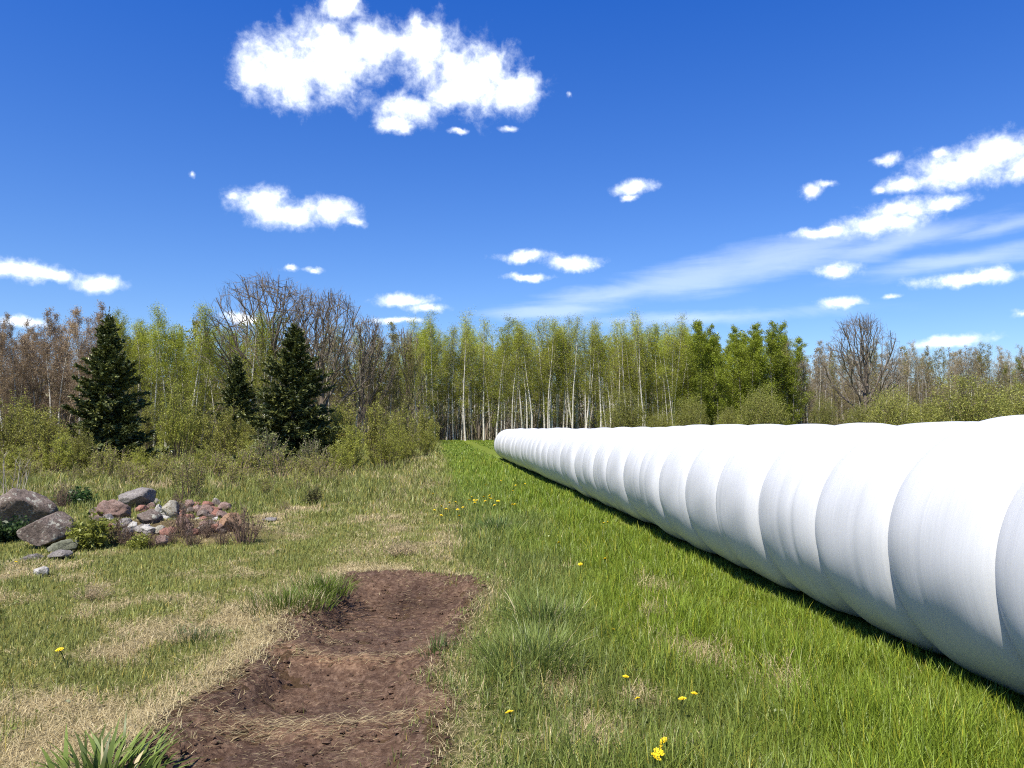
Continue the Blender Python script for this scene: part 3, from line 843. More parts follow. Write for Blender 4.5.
bush('yellow green willow shrub below the first bright green poplars', 692, 98, 34, 396, W_FAR, g1)
bush('round olive shrub below the last bright green poplars', 763, 92, 50, 388, W_FAR, g1)
bush('small narrow shrub between the poplars and the dark bare oak', 823, 96, 28, 396, W_FAR, g1)
bush('low bright yellow green shrub at the foot of the dark bare oak', 858, 90, 34, 405, W_FAR, g1)
bush('round olive shrub just past the dark bare oak', 893, 88, 54, 388, W_FAR, g1)
bush('large broad olive shrub over the nearest bales', 968, 84, 82, 377, W_FAR, g1)
bush('broad olive shrub at the low end of the wood', 1020, 86, 64, 384, W_FAR, g1)
bush('low dark shrub between the round olive shrub and the large broad one', 928, 92, 40, 402, W_FAR, g1)
bush('small low shrub between the pale willow and the yellow green one', 660, 100, 26, 412, W_FAR, g1)
bush('small low yellow green shrub between the yellow green willow and the round olive one', 728, 98, 30, 408, W_FAR, g1)
g2 = 'willows along the grass lane'
for lb, px, Y, w, top, pr in (
        ('tall olive willow touching the bushiest spruce', 345, 31, 62, 397, W_BIG), ('olive willow with grey twigs second along the lane from the bushiest spruce', 378, 35, 58, 396, W_BIG),
        ('brownish willow third along the lane from the bushiest spruce', 402, 42, 46, 398, W_BIG), ('last tall olive willow where the lane edge meets the wood', 424, 52, 40, 404, W_BIG),
        ('pale yellow leaved willow in front of the olive willows', 352, 28, 50, 424, W_YEL), ('bright yellow green willow low in front at the bend of the lane', 386, 29, 48, 432, W_YEL),
        ('low yellow willow at the far tip of the shrub row', 428, 44, 30, 428, W_YEL), ('low olive willow with dry stems at the shrub row corner nearest the meadow', 340, 25.5, 40, 441, W_YEL),
        ('low brown willow under the olive willows at the lane edge', 408, 37, 40, 430, W_BIG)):
    bush(lb, px, Y, w, top, pr, g2)
W_PALE = protos(shrub, [450, 451], M['twig'], M['leaf'], WN, W=1.6, H=1.2, stems=34, nl=3000, leaf=.05, col=(.20, .22, .075), twig=(.17, .14, .10), fill=.12)
bush('pale leaved shrub in front of the skirt of the bushiest spruce', 270, 26.8, 62, 432, W_PALE, 'pale shrubs before the spruce', base=(1.6, 1.2))
bush('pale leaved shrub at the lane side of the skirt of the bushiest spruce', 312, 26.8, 50, 438, W_PALE, 'pale shrubs before the spruce', base=(1.6, 1.2))
g3 = 'shrubs among the spruces'
for lb, px, Y, w, top, pr in (
        ('tall bright yellow green shrub midway between the two big spruces', 177, 38, 52, 376, W_YEL), ('tall olive shrub behind the bright yellow green one', 150, 44, 44, 398, W_BIG),
        ('olive shrub before the small distant spruce', 225, 36, 58, 402, W_BIG), ('tall olive shrub at the photo edge beyond the grey sticks', 8, 29, 70, 400, W_BIG),
        ('yellow green shrub between the grey sticks and the spruce over the rock pile', 48, 27, 66, 408, W_BIG), ('dark twiggy shrub against the foot of the spruce over the rock pile', 80, 26, 40, 425, W_BIG),
        ('low pale shrub on the lane side of the spruce over the rock pile', 143, 26, 34, 446, W_YEL), ('low yellow shrub at the foot of the bushiest spruce facing the rock pile', 252, 27, 42, 440, W_YEL),
        ('olive shrub between the small distant spruce and the bushiest spruce', 255, 42, 40, 412, W_BIG), ('low yellow green shrub in front of the grey sticks', 20, 24, 50, 444, W_YEL),
        ('low straggly yellow green shrub under the tall bright one', 205, 25, 44, 446, W_YEL)):
    bush(lb, px, Y, w, top, pr, g3)
gl = 'low rough shrubs along the back of the meadow'
rl = random.Random(21)
for k in range(52):
    px = -10 + 345 * (k + rl.random()) / 52; Y = 13.6 + 13.4 * rl.random() ** .75
    f_ = (Y - 11) / 15; W = rl.uniform(.7, 1.9) * f_; H = rl.uniform(.5, 1.3) * f_
    plant('low_shrub', 'low rough yellowish shrub in the tangle between the rock pile and the spruces', 'shrub', rl.choice(W_LOW), (PX(px, Y), Y, 0), gl, (W / 1.6, W / 1.6, H / 1.2), names=WN)
for lb, px, Y, w, top, pr in (
        ('olive shrub filling the gap just behind the tall bright yellow green one', 195, 42, 60, 392, W_BIG), ('bright yellow green shrub touching the spruce over the rock pile on its meadow side', 62, 25, 50, 432, W_YEL),
        ('yellow green shrub deep behind the grey sticks under the reddish trees', 30, 38, 80, 396, W_BIG), ('bright yellow shrub between the olive willow with grey twigs and the lane', 398, 33, 44, 420, W_YEL),
        ('yellow green shrub at the lane side of the bushiest spruce, tallest of the yellow ones', 334, 33, 46, 402, W_YEL)):
    bush(lb, px, Y, w, top, pr, g3)
tw = protos(shrub, [441], M['twig'], M['leaf'], WN, W=1.6, H=1.4, stems=16, nl=900, leaf=.05, col=(.16, .17, .04), twig=(.12, .07, .06), sub=7, stemr=.012)
def small(name, label, cat, px, py, w_px, h_px, prs, base, group=None, names=WN):
    x, y = GZ(px, py); k = y / F
    plant(name, label, cat, random.choice(prs), (x, y, zgs(x, y)), group, (w_px * k / base[0], w_px * k / base[0], h_px * k / base[1]), names=names)
small('young_shrub', 'thin young shrub with reddish stems just behind the rock pile', 'shrub', 188, 500, 58, 56, tw, (1.6, 1.4))
small('young_shrub', 'small grey green bush alone in the meadow below the bushiest spruce', 'shrub', 313, 505, 24, 20, protos(shrub, [442], M['twig'], M['leaf'], WN, W=1.6, H=1.4, stems=24, nl=1500, leaf=.10, col=(.10, .10, .035), twig=(.12, .09, .06), stemr=.02), (1.6, 1.4))
DEAD = protos(shrub, [443, 444], M['twig'], M['leaf'], ('stems', 'leaves'), W=1.0, H=.7, stems=46, nl=260, leaf=.05, col=(.16, .11, .07), twig=(.14, .095, .07), sub=6, stemr=.009, dome=.55)
small('dead_weeds', 'brown dead weeds growing over the orange stone', 'weeds', 245, 543, 46, 40, DEAD, (1.0, .7), 'dead weeds on the rock pile', ('stems', 'leaves'))
small('dead_weeds', 'brown dead weeds between the white stones and the red stones', 'weeds', 183, 536, 34, 32, DEAD, (1.0, .7), 'dead weeds on the rock pile', ('stems', 'leaves'))
small('dead_weeds', 'brown dead weeds below the crumbling reddish rock', 'weeds', 118, 543, 30, 28, DEAD, (1.0, .7), 'dead weeds on the rock pile', ('stems', 'leaves'))
small('dead_weeds', 'brown dead weeds behind the big boulders', 'weeds', 62, 508, 26, 26, DEAD, (1.0, .7), 'dead weeds on the rock pile', ('stems', 'leaves'))
PALE = protos(shrub, [446], M['twig'], M['leaf'], ('stems', 'leaves'), W=1.0, H=.8, stems=11, nl=0, twig=(.36, .31, .25), sub=5, stemr=.014, dome=.4)
small('dead_sticks', 'bare pale grey sticks standing behind the slab sided boulder', 'sticks', 10, 505, 46, 56, PALE, (1.0, .8), None, ('stems', 'leaves'))
DRY = protos(shrub, [447, 448], M['twig'], M['leaf'], ('stems', 'leaves'), W=1.0, H=.4, stems=70, nl=300, leaf=.045, col=(.3, .23, .13), twig=(.36, .28, .17), sub=4, stemr=.006, dome=.5)
small('dry_tussock', 'dry tan weed tussock just beyond the dug strip', 'weeds', 402, 556, 46, 16, DRY, (1.0, .4), 'dry tan tussocks', ('stems', 'leaves'))
small('dry_tussock', 'dry tan weed tussock in the meadow below the rock pile', 'weeds', 92, 600, 44, 16, DRY, (1.0, .4), 'dry tan tussocks', ('stems', 'leaves'))

def forb(seed, n=34, H=.5, W=.5, leaf=.055, col=(.25, .27, .05), asp=.5, nl=1900):
    rg = np.random.default_rng(seed); t, c = MB(), MB(); pts = []
    for k in range(n):
        az = rg.uniform(0, 6.28); l = rg.random() ** .6
        S = line(rg, (math.cos(az) * l * W * .3, math.sin(az) * l * W * .3, -.03), (math.cos(az) * l * .5, math.sin(az) * l * .5, 1), H * rg.uniform(.5, 1.05) * (1 - .3 * l), 4, .1, .02)
        tube(t, S, np.array([.006, .005, .004, .003, .002]) * H / .5, 4, np.array(col) * .8); pts.append(along(S, rg.uniform(.1, 1, nl // n)))
    P = np.concatenate(pts); P = P + rg.normal(0, .03 * W / .5, P.shape); P = P[P[:, 2] > .02]
    leaves(c, P, leaf, np.array(col) * rg.choice([.7, 1, 1.25], (len(P), 1)), rg, .2, asp)
    return t, c
FN = ('stems', 'leaves')
small('leafy_plant', 'yellow green leafy weed growing between the boulders and the reddish rock', 'plant', 93, 548, 40, 40, protos(forb, [501], M['leaf'], M['leaf'], FN), (.5, .5), names=FN)
small('leafy_plant', 'dark green leafy weed behind the boulders', 'plant', 76, 506, 36, 22, protos(forb, [502], M['leaf'], M['leaf'], FN, H=.4, col=(.045, .09, .025), leaf=.055), (.5, .4), names=FN)
small('leafy_plant', 'dark green leafy weed below the slab sided boulder', 'plant', 5, 541, 42, 30, protos(forb, [503], M['leaf'], M['leaf'], FN, H=.4, col=(.04, .07, .022), leaf=.055), (.5, .4), names=FN)

def tuft(seed, n, H, W, wid, col, lean=.5, dry=.06):
    rg = np.random.default_rng(seed); b = MB()
    a = rg.uniform(0, 6.28, n); l = rg.random(n) ** .7
    x, y = np.cos(a) * l * W * .5, np.sin(a) * l * W * .5
    c = np.array(col) * rg.uniform(.55, 1.45, (n, 1)); k = rg.random(n) < dry; c[k] = STRAW * .9
    blades(b, x, y, np.full(n, -.01), H * rg.uniform(.5, 1.1, n), wid * rg.uniform(.7, 1.3, n), a + rg.normal(0, .5, n), lean * (.3 + l) * rg.uniform(.4, 1.6, n), c, True)
    return b
def tuft_at(name, label, cat, px, py, n, H, W, wid, col, seed, lean=.5, group=None):
    x, y = GZ(px, py)
    o = link(name, tuft(seed, n, H, W, wid, col, lean).mesh(name, M['blade']), None, (x, y, zgs(x, y)))
    tag(o, label, cat, group)
tuft_at('broad_leaf_clump', 'clump of broad strap shaped leaves beside the near end of the dug strip', 'plant', 102, 780, 170, .22, .50, .022, (.135, .185, .040), 601, 1.1)
tg = 'tall grass tufts'
tuft_at('grass_tuft', 'tallest dark green grass tuft beside the dug strip', 'grass tuft', 532, 668, 760, .34, .62, .0065, (.165, .215, .05), 602, 1.0, tg)
tuft_at('grass_tuft', 'blue green grass tuft just beyond the tallest tuft', 'grass tuft', 545, 625, 520, .30, .6, .007, (.155, .21, .05), 603, 1.0, tg)
tuft_at('grass_tuft', 'bright yellow green tuft on the meadow side of the dug strip', 'grass tuft', 290, 606, 500, .20, .8, .006, (.12, .165, .025), 604, .8, tg)
tuft_at('grass_tuft', 'bright green tuft at the far corner of the dug strip', 'grass tuft', 322, 592, 480, .22, .6, .006, (.12, .165, .025), 605, .8, tg)
tuft_at('grass_tuft', 'dark blue green tuft in the lush grass beyond the dug strip', 'grass tuft', 497, 532, 420, .28, .7, .010, (.12, .18, .045), 606, .8, tg)
tuft_at('grass_tuft', 'small grass tuft growing on the cross ridge of the dug strip', 'grass tuft', 438, 654, 130, .17, .25, .005, (.10, .135, .035), 607, .7, tg)
tuft_at('grass_tuft', 'small green tuft in the tan grass under the meadow stones', 'grass tuft', 195, 640, 260, .12, .5, .005, (.08, .115, .03), 608, .8, tg)

# ------------------------------------------------------------------ stones
def stone(seed, sx, sy, sz, rough=.18, cuts=6, sub=4):
    import bmesh
    rg = np.random.default_rng(seed)
    bm = bmesh.new(); bmesh.ops.create_icosphere(bm, subdivisions=sub, radius=1)
    bm.verts.ensure_lookup_table()
    V = np.array([v.co[:] for v in bm.verts]); T = np.array([[v.index for v in f.verts] for f in bm.faces]); bm.free()
    for _ in range(cuts):
        n = rg.normal(size=3); n /= np.linalg.norm(n); d = rg.uniform(.52, .85)
        k = V @ n; over = np.maximum(0, k - d); V = V - over[:, None] * n * .97
    o = rg.uniform(0, 40)
    V = V * (1 + rough * (fbm(V[:, 0] * 2 + o, V[:, 1] * 2 + V[:, 2] * 2.7, 3, 4) - .5) * 1.5 + .13 * (fbm(V[:, 0] * 8 + o, V[:, 1] * 9 - V[:, 2] * 8, 6, 3) - .5))[:, None]
    V = V / np.abs(V).max(0)
    b = MB(); b.add(V * np.array([sx, sy, sz]), t=T)
    return b
def stone_at(label, px, py, w, h, mat, seed, group=None, name='stone', cat='stone', tilt=(0, 0), rz=0, deep=.9, lift=0.0, rough=.18, cuts=6):
    x, y = GZ(px, py); k = y / F
    sx = w * k / 2; sz = h * k / 2 * .98; sy = sx * deep
    o = link(name, stone(seed, sx, sy, sz, rough, cuts).mesh(name, M[mat]), None, (x, y + sy * .5, zgs(x, y) + sz * .72 + lift))
    o.rotation_euler = (R(tilt[0]), R(tilt[1]), rz)
    tag(o, label, cat, group)
bg = 'big boulders of the rock pile'
stone_at('largest slab sided grey brown boulder at the photo edge, leaning back', 19, 531, 62, 54, 'boulder', 701, bg, 'boulder', 'boulder', (10, -14), .2, .7, .0, .14, 9)
stone_at('wedge shaped purplish brown boulder in front of the slab sided one', 41, 549, 54, 44, 'boulder', 713, bg, 'boulder', 'boulder', (0, 12), .9, .75, 0, .14, 11)
stone_at('grey rounded boulder on top of the rock pile', 134, 511, 40, 22, 'grey_stone', 703, bg, 'boulder', 'boulder', (0, -6), .1, .8, .08)
stone_at('crumbling reddish brown rock below the grey rounded boulder', 110, 522, 36, 26, 'pink_stone', 704, bg, 'boulder', 'boulder', (0, 8), .4, .8, 0, .6)
sg = 'loose stones of the rock pile'
for a in (
    ('flat mossy stone at the foot of the wedge shaped boulder', 63, 553, 34, 15, 'moss_stone', 705, (0, 6)),
    ('pale flat stone in front of the mossy stone', 54, 560, 28, 11, 'grey_stone', 706, (0, 0)),
    ('pale low stone sunk in grass beyond the lone white stone', 30, 560, 22, 7, 'grey_stone', 707, (0, 0)),
    ('lone white stone in the meadow in front of the boulders', 40, 577, 16, 12, 'white_stone', 708, (0, 10)),
    ('flat dark purple grey stone tilted below the grey rounded boulder', 146, 527, 25, 16, 'boulder', 709, (0, 22)),
    ('small pale stone perched beside the grey rounded boulder', 148, 511, 11, 10, 'pink_stone', 710, (0, 0)),
    ('tiny pale stone higher than the lichened stone', 155, 506, 9, 9, 'grey_stone', 733, (0, 0)),
    ('pale stone speckled with brown lichen amid the white stones', 169, 519, 24, 22, 'lichen_stone', 711, (0, 0)),
    ('white upright stone leaning on the lichened stone', 157, 516, 9, 14, 'white_stone', 712, (0, 0)),
    ('white stone below the white upright stone', 162, 524, 13, 11, 'white_stone', 714, (0, 0)),
    ('white flat stone in front of the flat dark stone', 147, 535, 18, 11, 'white_stone', 715, (0, 0)),
    ('tan square stone next to the white flat stone', 159, 534, 12, 10, 'lichen_stone', 716, (0, 0)),
    ('pinkish upright stone in front of all the white stones', 160, 547, 14, 16, 'pink_stone', 717, (0, 0)),
    ('bright red stone on top of the red heap', 195, 514, 12, 10, 'red_stone', 718, (0, 16)),
    ('brown domed stone topping the red heap', 205, 518, 14, 16, 'pink_stone', 719, (0, 0)),
    ('reddish stone behind the brown domed stone', 213, 515, 12, 12, 'red_stone', 720, (0, 0)),
    ('pale pink stone wedged under the bright red stone', 198, 522, 11, 7, 'white_stone', 721, (0, 0)),
    ('red stone low in the heap under the brown domed stone', 202, 526, 12, 10, 'red_stone', 722, (0, 0)),
    ('flat pink stone at the foot of the red heap', 208, 532, 15, 9, 'pink_stone', 723, (0, 0)),
    ('pale stone between the red heap and the orange stone', 215, 525, 10, 9, 'white_stone', 724, (0, 12)),
    ('small red stone at the outer end of the red heap by the dead weeds', 190, 521, 10, 9, 'red_stone', 725, (0, 0)),
    ('brown stone leaning against the foot of the orange stone', 219, 533, 13, 11, 'pink_stone', 726, (0, 0)),
    ('orange sandstone block at the end of the rock pile', 228, 532, 23, 22, 'orange_stone', 727, (0, -10)),
    ('thin pale slab beyond the orange sandstone block', 268, 522, 18, 5, 'grey_stone', 728, (0, 0)),
    ('small dark red stone under the lichened stone', 172, 534, 12, 9, 'red_stone', 729, (0, 0)),
    ('grey stone under the flat dark purple stone', 139, 533, 14, 10, 'grey_stone', 730, (0, 0)),
    ('small brown stone half buried beside the crumbling rock', 92, 516, 16, 10, 'boulder', 731, (0, 0))):
    stone_at(a[0], a[1], a[2], a[3], a[4], a[5], a[6], sg, tilt=a[7], rz=a[6] * .7, cuts=12)

rr = random.Random(33)
for k in range(80):
    px = rr.choice((rr.uniform(92, 180), rr.uniform(180, 226))); w = rr.uniform(6, 15)
    py = rr.uniform(506, 537) + (3 if px < 180 else 0)
    stone_at('small rubble stone heaped between the grey rounded boulder and the orange block', px, py, w, w * rr.uniform(.6, .95), rr.choice(('pink_stone', 'red_stone', 'boulder', 'grey_stone', 'pink_stone', 'white_stone') if px < 180 else ('red_stone', 'pink_stone', 'red_stone', 'boulder')),
             900 + k, 'small rubble of the rock pile', tilt=(0, rr.uniform(-20, 20)), rz=rr.uniform(0, 3), cuts=9)
small('dead_weeds', 'brown dead weeds in the middle of the red stones', 'weeds', 207, 537, 26, 24, DEAD, (1.0, .7), 'dead weeds on the rock pile', ('stems', 'leaves'))
small('dead_weeds', 'brown dead weeds behind the lichened stone', 'weeds', 176, 517, 30, 26, DEAD, (1.0, .7), 'dead weeds on the rock pile', ('stems', 'leaves'))
for px, py in ((100, 541), (128, 545), (150, 548), (170, 543), (192, 545), (221, 545)):
    small('dead_weeds', 'low brown dead weeds sprouting along the foot of the rock pile', 'weeds', px, py, random.uniform(20, 30), random.uniform(14, 20), DEAD, (1.0, .7), 'dead weeds at the foot of the rock pile', ('stems', 'leaves'))
small('leafy_plant', 'small yellow green weed below the white flat stone', 'plant', 140, 548, 22, 18, protos(forb, [504], M['leaf'], M['leaf'], FN), (.5, .5), names=FN)

# ------------------------------------------------------------------ dandelions
def dandelion_mesh(seed):
    rg = np.random.default_rng(seed)
    f, s = MB(), MB()
    S = line(rg, (0, 0, -.01), (rg.normal(0, .15), rg.normal(0, .15), 1), .12, 4, .05, .02)
    tube(s, S, np.full(5, .002), 5, (.10, .14, .04))
    top = S[-1]
    for ring, (n, r, h) in enumerate(((20, .017, .003), (16, .012, .007), (10, .007, .010))):
        a = np.arange(n) / n * 6.283 + rg.normal(0, .1, n)
        d = np.stack([np.cos(a), np.sin(a), np.zeros(n)], 1); w = np.stack([-np.sin(a), np.cos(a), np.zeros(n)], 1) * .0028
        base = np.tile(top, (n, 1))
        V = np.stack([base + (0, 0, 0) , base + d * r * .6 + w + (0, 0, h), base + d * r + (0, 0, h * .8), base + d * r * .6 - w + (0, 0, h)], 1).reshape(-1, 3)
        f.add(V, np.arange(4 * n).reshape(n, 4))
    # green cup under the petals
    tube(s, np.array([top - (0, 0, .008), top - (0, 0, .003), top]), np.array([.002, .005, .006]), 8, (.08, .12, .04))
    return f.mesh('flower_head', M['petal'], False), s.mesh('stem', M['leaf'])
DAN = [dandelion_mesh(s) for s in (801, 802, 803)]
dg = 'yellow dandelions in the grass'
def dandelion(label, px, py, s=1.0, hz=.9):
    x, y = G(px, py, .1)
    f, st = random.choice(DAN)
    r = thing('dandelion', label, 'dandelion', (x, y, zgs(x, y)), dg, random.uniform(0, 6.28), (s * 1.25, s * 1.25, s * hz))
    r.rotation_euler = (random.gauss(0, .22), random.gauss(0, .22), random.uniform(0, 6.28))
    link('flower_head', f, r); link('stem', st, r)
for lb, px, py, s in (
        ('nearest dandelion at the bottom of the lush grass, lower of the close pair', 646, 763, 1.25), ('upper dandelion of the close pair at the bottom of the lush grass', 648, 754, 1.25),
        ('dandelion next to the close pair, facing the bales', 676, 740, 1.1), ('dandelion above the close pair in lush grass', 680, 703, 1.1),
        ('dandelion paired sideways with the one above the close pair', 690, 691, .9), ('dandelion above a tan patch of the lush grass', 627, 680, 1.0),
        ('dandelion at the edge of the lush grass by the dug strip', 516, 716, 1.1), ('lone dandelion in the meadow in front of the rock pile', 68, 651, 1.3),
        ('small half open dandelion beside the close pair', 663, 742, .8), ('dandelion on its own below the middle of the bales', 610, 634, .9),
        ('tiny dandelion in tan grass by the lone white stone', 13, 563, .9), ('small dandelion low beside the one above the tan patch', 641, 697, .8)):
    dandelion(lb, px, py, s)
rp = random.Random(9)
for k in range(30):
    px, py = (rp.gauss(487, 9), rp.gauss(505, 3)) if k < 12 else ((rp.gauss(447, 18), rp.gauss(510, 7)) if k < 22 else (rp.uniform(490, 540), rp.uniform(485, 512)))
    dandelion('small dandelion in the yellow patches far up the lush grass', px, py, 1.35, 1.4)
for k in range(5):
    dandelion('small scattered dandelion in the grass below the far bales', rp.uniform(560, 640), rp.uniform(520, 570), 1.2, 1.3)

# ------------------------------------------------------------------ sky, sun, camera
SUN_EL, SUN_AZ = R(57), R(212)        # azimuth clockwise from +Y: behind the camera, a little to its left
def sky():
    w = bpy.data.worlds.new('World'); SC.world = w; w.use_nodes = True
    w.cycles.sampling_method = 'MANUAL'; w.cycles.sample_map_resolution = 512
    N, L = w.node_tree.nodes, w.node_tree.links; N.clear()
    st = N.new('ShaderNodeTexSky'); st.sky_type = 'NISHITA'; st.sun_disc = False
    st.sun_elevation = SUN_EL; st.sun_rotation = SUN_AZ; st.altitude = 300
    st.air_density = 1.0; st.dust_density = .35; st.ozone_density = 2.5
    gm = N.new('ShaderNodeGamma'); gm.inputs[1].default_value = 1.0; L.new(st.outputs[0], gm.inputs[0])
    hs = N.new('ShaderNodeHueSaturation'); hs.inputs['Saturation'].default_value = 1.12; hs.inputs['Value'].default_value = 1.0
    L.new(gm.outputs[0], hs.inputs['Color'])
    co = N.new('ShaderNodeTexCoord').outputs['Generated']
    sp = N.new('ShaderNodeSeparateXYZ'); L.new(co, sp.inputs[0])
    def mth(op, a, b=None, c=None):
        n = N.new('ShaderNodeMath'); n.operation = op
        for i, v in enumerate((a, b, c)):
            if v is None: continue
            if hasattr(v, 'links'): L.new(v, n.inputs[i])
            else: n.inputs[i].default_value = v
        return n.outputs[0]
    az = mth('ARCTAN2', sp.outputs[0], sp.outputs[1]); el = mth('ARCSINE', sp.outputs[2])
    cb = N.new('ShaderNodeCombineXYZ'); L.new(az, cb.inputs[0]); L.new(el, cb.inputs[1])
    A0 = cb.outputs[0]
    def warp(scale, amp, src):
        n = noise(N, L, scale, 5, .62, src); s = N.new('ShaderNodeVectorMath'); s.operation = 'SUBTRACT'
        L.new(n.outputs['Color'], s.inputs[0]); s.inputs[1].default_value = (.5, .5, .5)
        k = N.new('ShaderNodeVectorMath'); k.operation = 'MULTIPLY'; k.inputs[1].default_value = (amp, amp * .7, 0); L.new(s.outputs[0], k.inputs[0])
        a = N.new('ShaderNodeVectorMath'); a.operation = 'ADD'; L.new(src, a.inputs[0]); L.new(k.outputs[0], a.inputs[1]); return a.outputs[0]
    A = warp(24, .030, A0)
    def ang(px, py):
        x, y, z = (px - 512) / F, 1.0, -(py - 384) / F
        c, s = math.cos(PITCH), math.sin(PITCH); y, z = y * c - z * s, y * s + z * c
        return math.atan2(x, y), math.atan2(z, math.hypot(x, y))
    def blob(src, px, py, rx, ry, prev, k=.25, rot=0.0):
        a, e = ang(px, py)
        mp = N.new('ShaderNodeVectorMath'); mp.operation = 'SUBTRACT'; L.new(src, mp.inputs[0]); mp.inputs[1].default_value = (a, e, 0)
        v = mp.outputs[0]
        if rot:
            r = N.new('ShaderNodeVectorRotate'); r.rotation_type = 'Z_AXIS'; r.inputs['Angle'].default_value = rot; L.new(v, r.inputs['Vector']); v = r.outputs[0]
        m = N.new('ShaderNodeVectorMath'); m.operation = 'MULTIPLY'; L.new(v, m.inputs[0])
        ca = math.cos(a); m.inputs[1].default_value = (F / (rx * ca * ca + 1e-6), F / (ry * ca), 0)
        d = N.new('ShaderNodeVectorMath'); d.operation = 'LENGTH'; L.new(m.outputs[0], d.inputs[0])
        f = mth('SUBTRACT', (1.05 if rx > 21 else (.8 if rx > 9 else .45)) if src is A else (.72 if rx > 200 else 1.0), d.outputs['Value'])
        return f if prev is None else mth('SMOOTH_MAX', prev, f, k)
    C = [(285, 68, 48, 38), (330, 58, 50, 38), (258, 74, 26, 20), (295, 92, 28, 18), (372, 46, 46, 24), (425, 50, 42, 30), (470, 78, 52, 34), (512, 92, 36, 20), (452, 96, 30, 16), (412, 110, 32, 14), (395, 124, 22, 9), (342, 9, 28, 12), (415, 22, 14, 14), (490, 62, 24, 14),
         (262, 202, 34, 15), (285, 215, 44, 13), (330, 212, 32, 14), (355, 222, 18, 8), (237, 197, 14, 6),
         (635, 187, 22, 8), (630, 198, 12, 5), (814, 191, 17, 8), (828, 185, 15, 5), (965, 168, 66, 20), (1005, 150, 44, 20), (905, 184, 30, 9), (1030, 165, 40, 16), (880, 190, 14, 6), (940, 152, 14, 8),
         (880, 224, 54, 12), (905, 209, 42, 12), (945, 204, 30, 9), (825, 232, 40, 6), (885, 160, 17, 8),
         (20, 271, 46, 10), (55, 276, 26, 7), (100, 284, 26, 9), (525, 257, 30, 6), (571, 263, 30, 8), (530, 277, 22, 4), (290, 269, 12, 4), (314, 271, 12, 4), (405, 300, 32, 7), (427, 308, 22, 6),
         (836, 271, 26, 7), (846, 303, 24, 6), (893, 296, 16, 4), (965, 279, 54, 8), (992, 274, 26, 9), (1022, 312, 18, 6), (18, 322, 32, 6), (400, 320, 26, 4), (950, 341, 42, 6), (245, 318, 26, 5),
         (192, 176, 6, 5), (458, 133, 14, 4), (510, 128, 12, 4), (569, 95, 7, 5)]
    f = None
    for b_ in C: f = blob(A, *b_, f, .18)
    n1 = noise(N, L, 36, 9, .63, A0, .3); n2 = noise(N, L, 9, 4, .55, A0)
    n4 = noise(N, L, 120, 6, .65, A0, .2)
    fr = mth('MULTIPLY_ADD', mth('SUBTRACT', n1.outputs['Fac'], .5), 1.5, f)
    fr = mth('MULTIPLY_ADD', mth('SUBTRACT', n4.outputs['Fac'], .5), .55, fr)
    fr = mth('MULTIPLY_ADD', mth('SUBTRACT', n2.outputs['Fac'], .5), .6, fr)
    mr = N.new('ShaderNodeMapRange'); mr.interpolation_type = 'SMOOTHSTEP'; L.new(fr, mr.inputs[0]); mr.inputs[1].default_value = -.26; mr.inputs[2].default_value = .98
    cl = mr.outputs[0]
    # thin high streak
    S = warp(7, .035, A0)
    g = None
    for b_, rt in (((610, 296, 90, 15), .12), ((690, 280, 110, 22), .2), ((790, 258, 120, 20), .18), ((900, 243, 140, 16), .12), ((1000, 228, 100, 12), .15), ((960, 262, 140, 14), .1), ((560, 312, 90, 10), .05), ((700, 318, 260, 12), 0)):
        g = blob(S, *b_, g, .3, -rt)
    mp = N.new('ShaderNodeMapping'); mp.inputs['Scale'].default_value = (5, 34, 1); mp.inputs['Rotation'].default_value = (0, 0, R(9)); L.new(A0, mp.inputs['Vector'])
    n3 = noise(N, L, 1, 7, .6, mp.outputs[0], .6)
    gr = mth('MULTIPLY_ADD', mth('SUBTRACT', n3.outputs['Fac'], .5), 1.6, g)
    m2 = N.new('ShaderNodeMapRange'); m2.interpolation_type = 'SMOOTHSTEP'; L.new(gr, m2.inputs[0]); m2.inputs[1].default_value = -.15; m2.inputs[2].default_value = .9; m2.inputs[4].default_value = .34
    front = mth('GREATER_THAN', sp.outputs[1], 0.0)
    ci = mth('MULTIPLY', m2.outputs[0], front); cu = mth('MULTIPLY', cl, front)
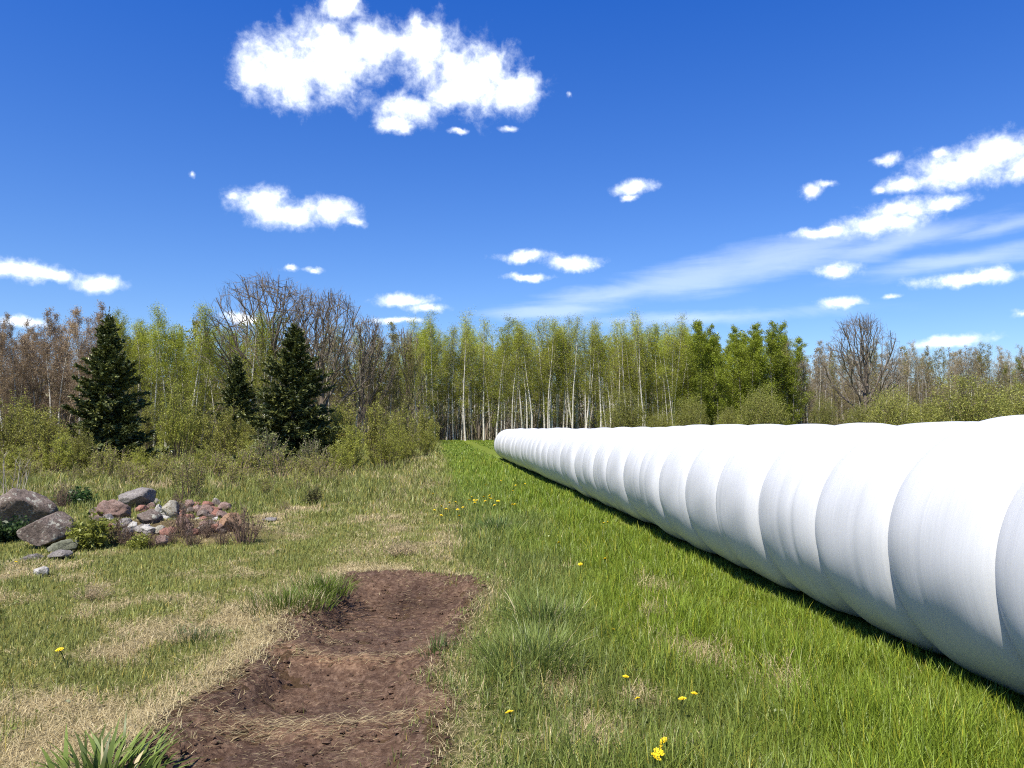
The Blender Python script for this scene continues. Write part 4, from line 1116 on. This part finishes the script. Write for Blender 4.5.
    hm = N.new('ShaderNodeMapRange'); L.new(el, hm.inputs[0]); hm.inputs[1].default_value = R(-2); hm.inputs[2].default_value = R(31)
    blue = mixc(N, L, (.95, 1.0, 1.12), (.25, .70, 1.47), hm.outputs[0])
    deep = mixc(N, L, hs.outputs[0], blue, 1.0, 'MULTIPLY')
    c1 = mixc(N, L, deep, (9.2, 10, 11), ci)
    shade = N.new('ShaderNodeMapRange'); L.new(fr, shade.inputs[0]); shade.inputs[1].default_value = .15; shade.inputs[2].default_value = 1.15
    wc = mixc(N, L, (8.8, 9.6, 10.8), (14, 14, 14), shade.outputs[0])
    c2 = mixc(N, L, c1, wc, cu)
    bg = N.new('ShaderNodeBackground'); bg.inputs['Strength'].default_value = .071; L.new(c2, bg.inputs[0])
    o = N.new('ShaderNodeOutputWorld'); L.new(bg.outputs[0], o.inputs[0])
sky()
sd = bpy.data.lights.new('sun', 'SUN'); sd.energy = 4.8; sd.angle = R(.53); sd.color = (1, .94, .83)
so = bpy.data.objects.new('sun', sd); COL.objects.link(so)
dv = Vector((math.sin(SUN_AZ) * math.cos(SUN_EL), math.cos(SUN_AZ) * math.cos(SUN_EL), math.sin(SUN_EL)))
so.rotation_euler = dv.to_track_quat('Z', 'Y').to_euler(); so.location = dv * 50

cd = bpy.data.cameras.new('camera'); cam = bpy.data.objects.new('camera', cd); COL.objects.link(cam)
cam.location = (0, 0, CAM_H); cam.rotation_euler = (R(90) + PITCH, 0, 0)
cd.sensor_width = 36; cd.lens = 36 * F / 1024; cd.clip_end = 5000; cd.clip_start = .05
SC.camera = cam
SC.view_settings.view_transform = 'Standard'; SC.view_settings.look = 'None'
SC.view_settings.exposure = .92; SC.view_settings.gamma = 1; SC.view_settings.use_curve_mapping = False
SC.cycles.max_bounces = 4; SC.cycles.diffuse_bounces = 2; SC.cycles.transmission_bounces = 2; SC.cycles.glossy_bounces = 1
SC.cycles.use_adaptive_sampling = True; SC.cycles.adaptive_threshold = .012; SC.cycles.use_denoising = False; SC.cycles.pixel_filter_type = 'BLACKMAN_HARRIS'; SC.cycles.filter_width = 1.15
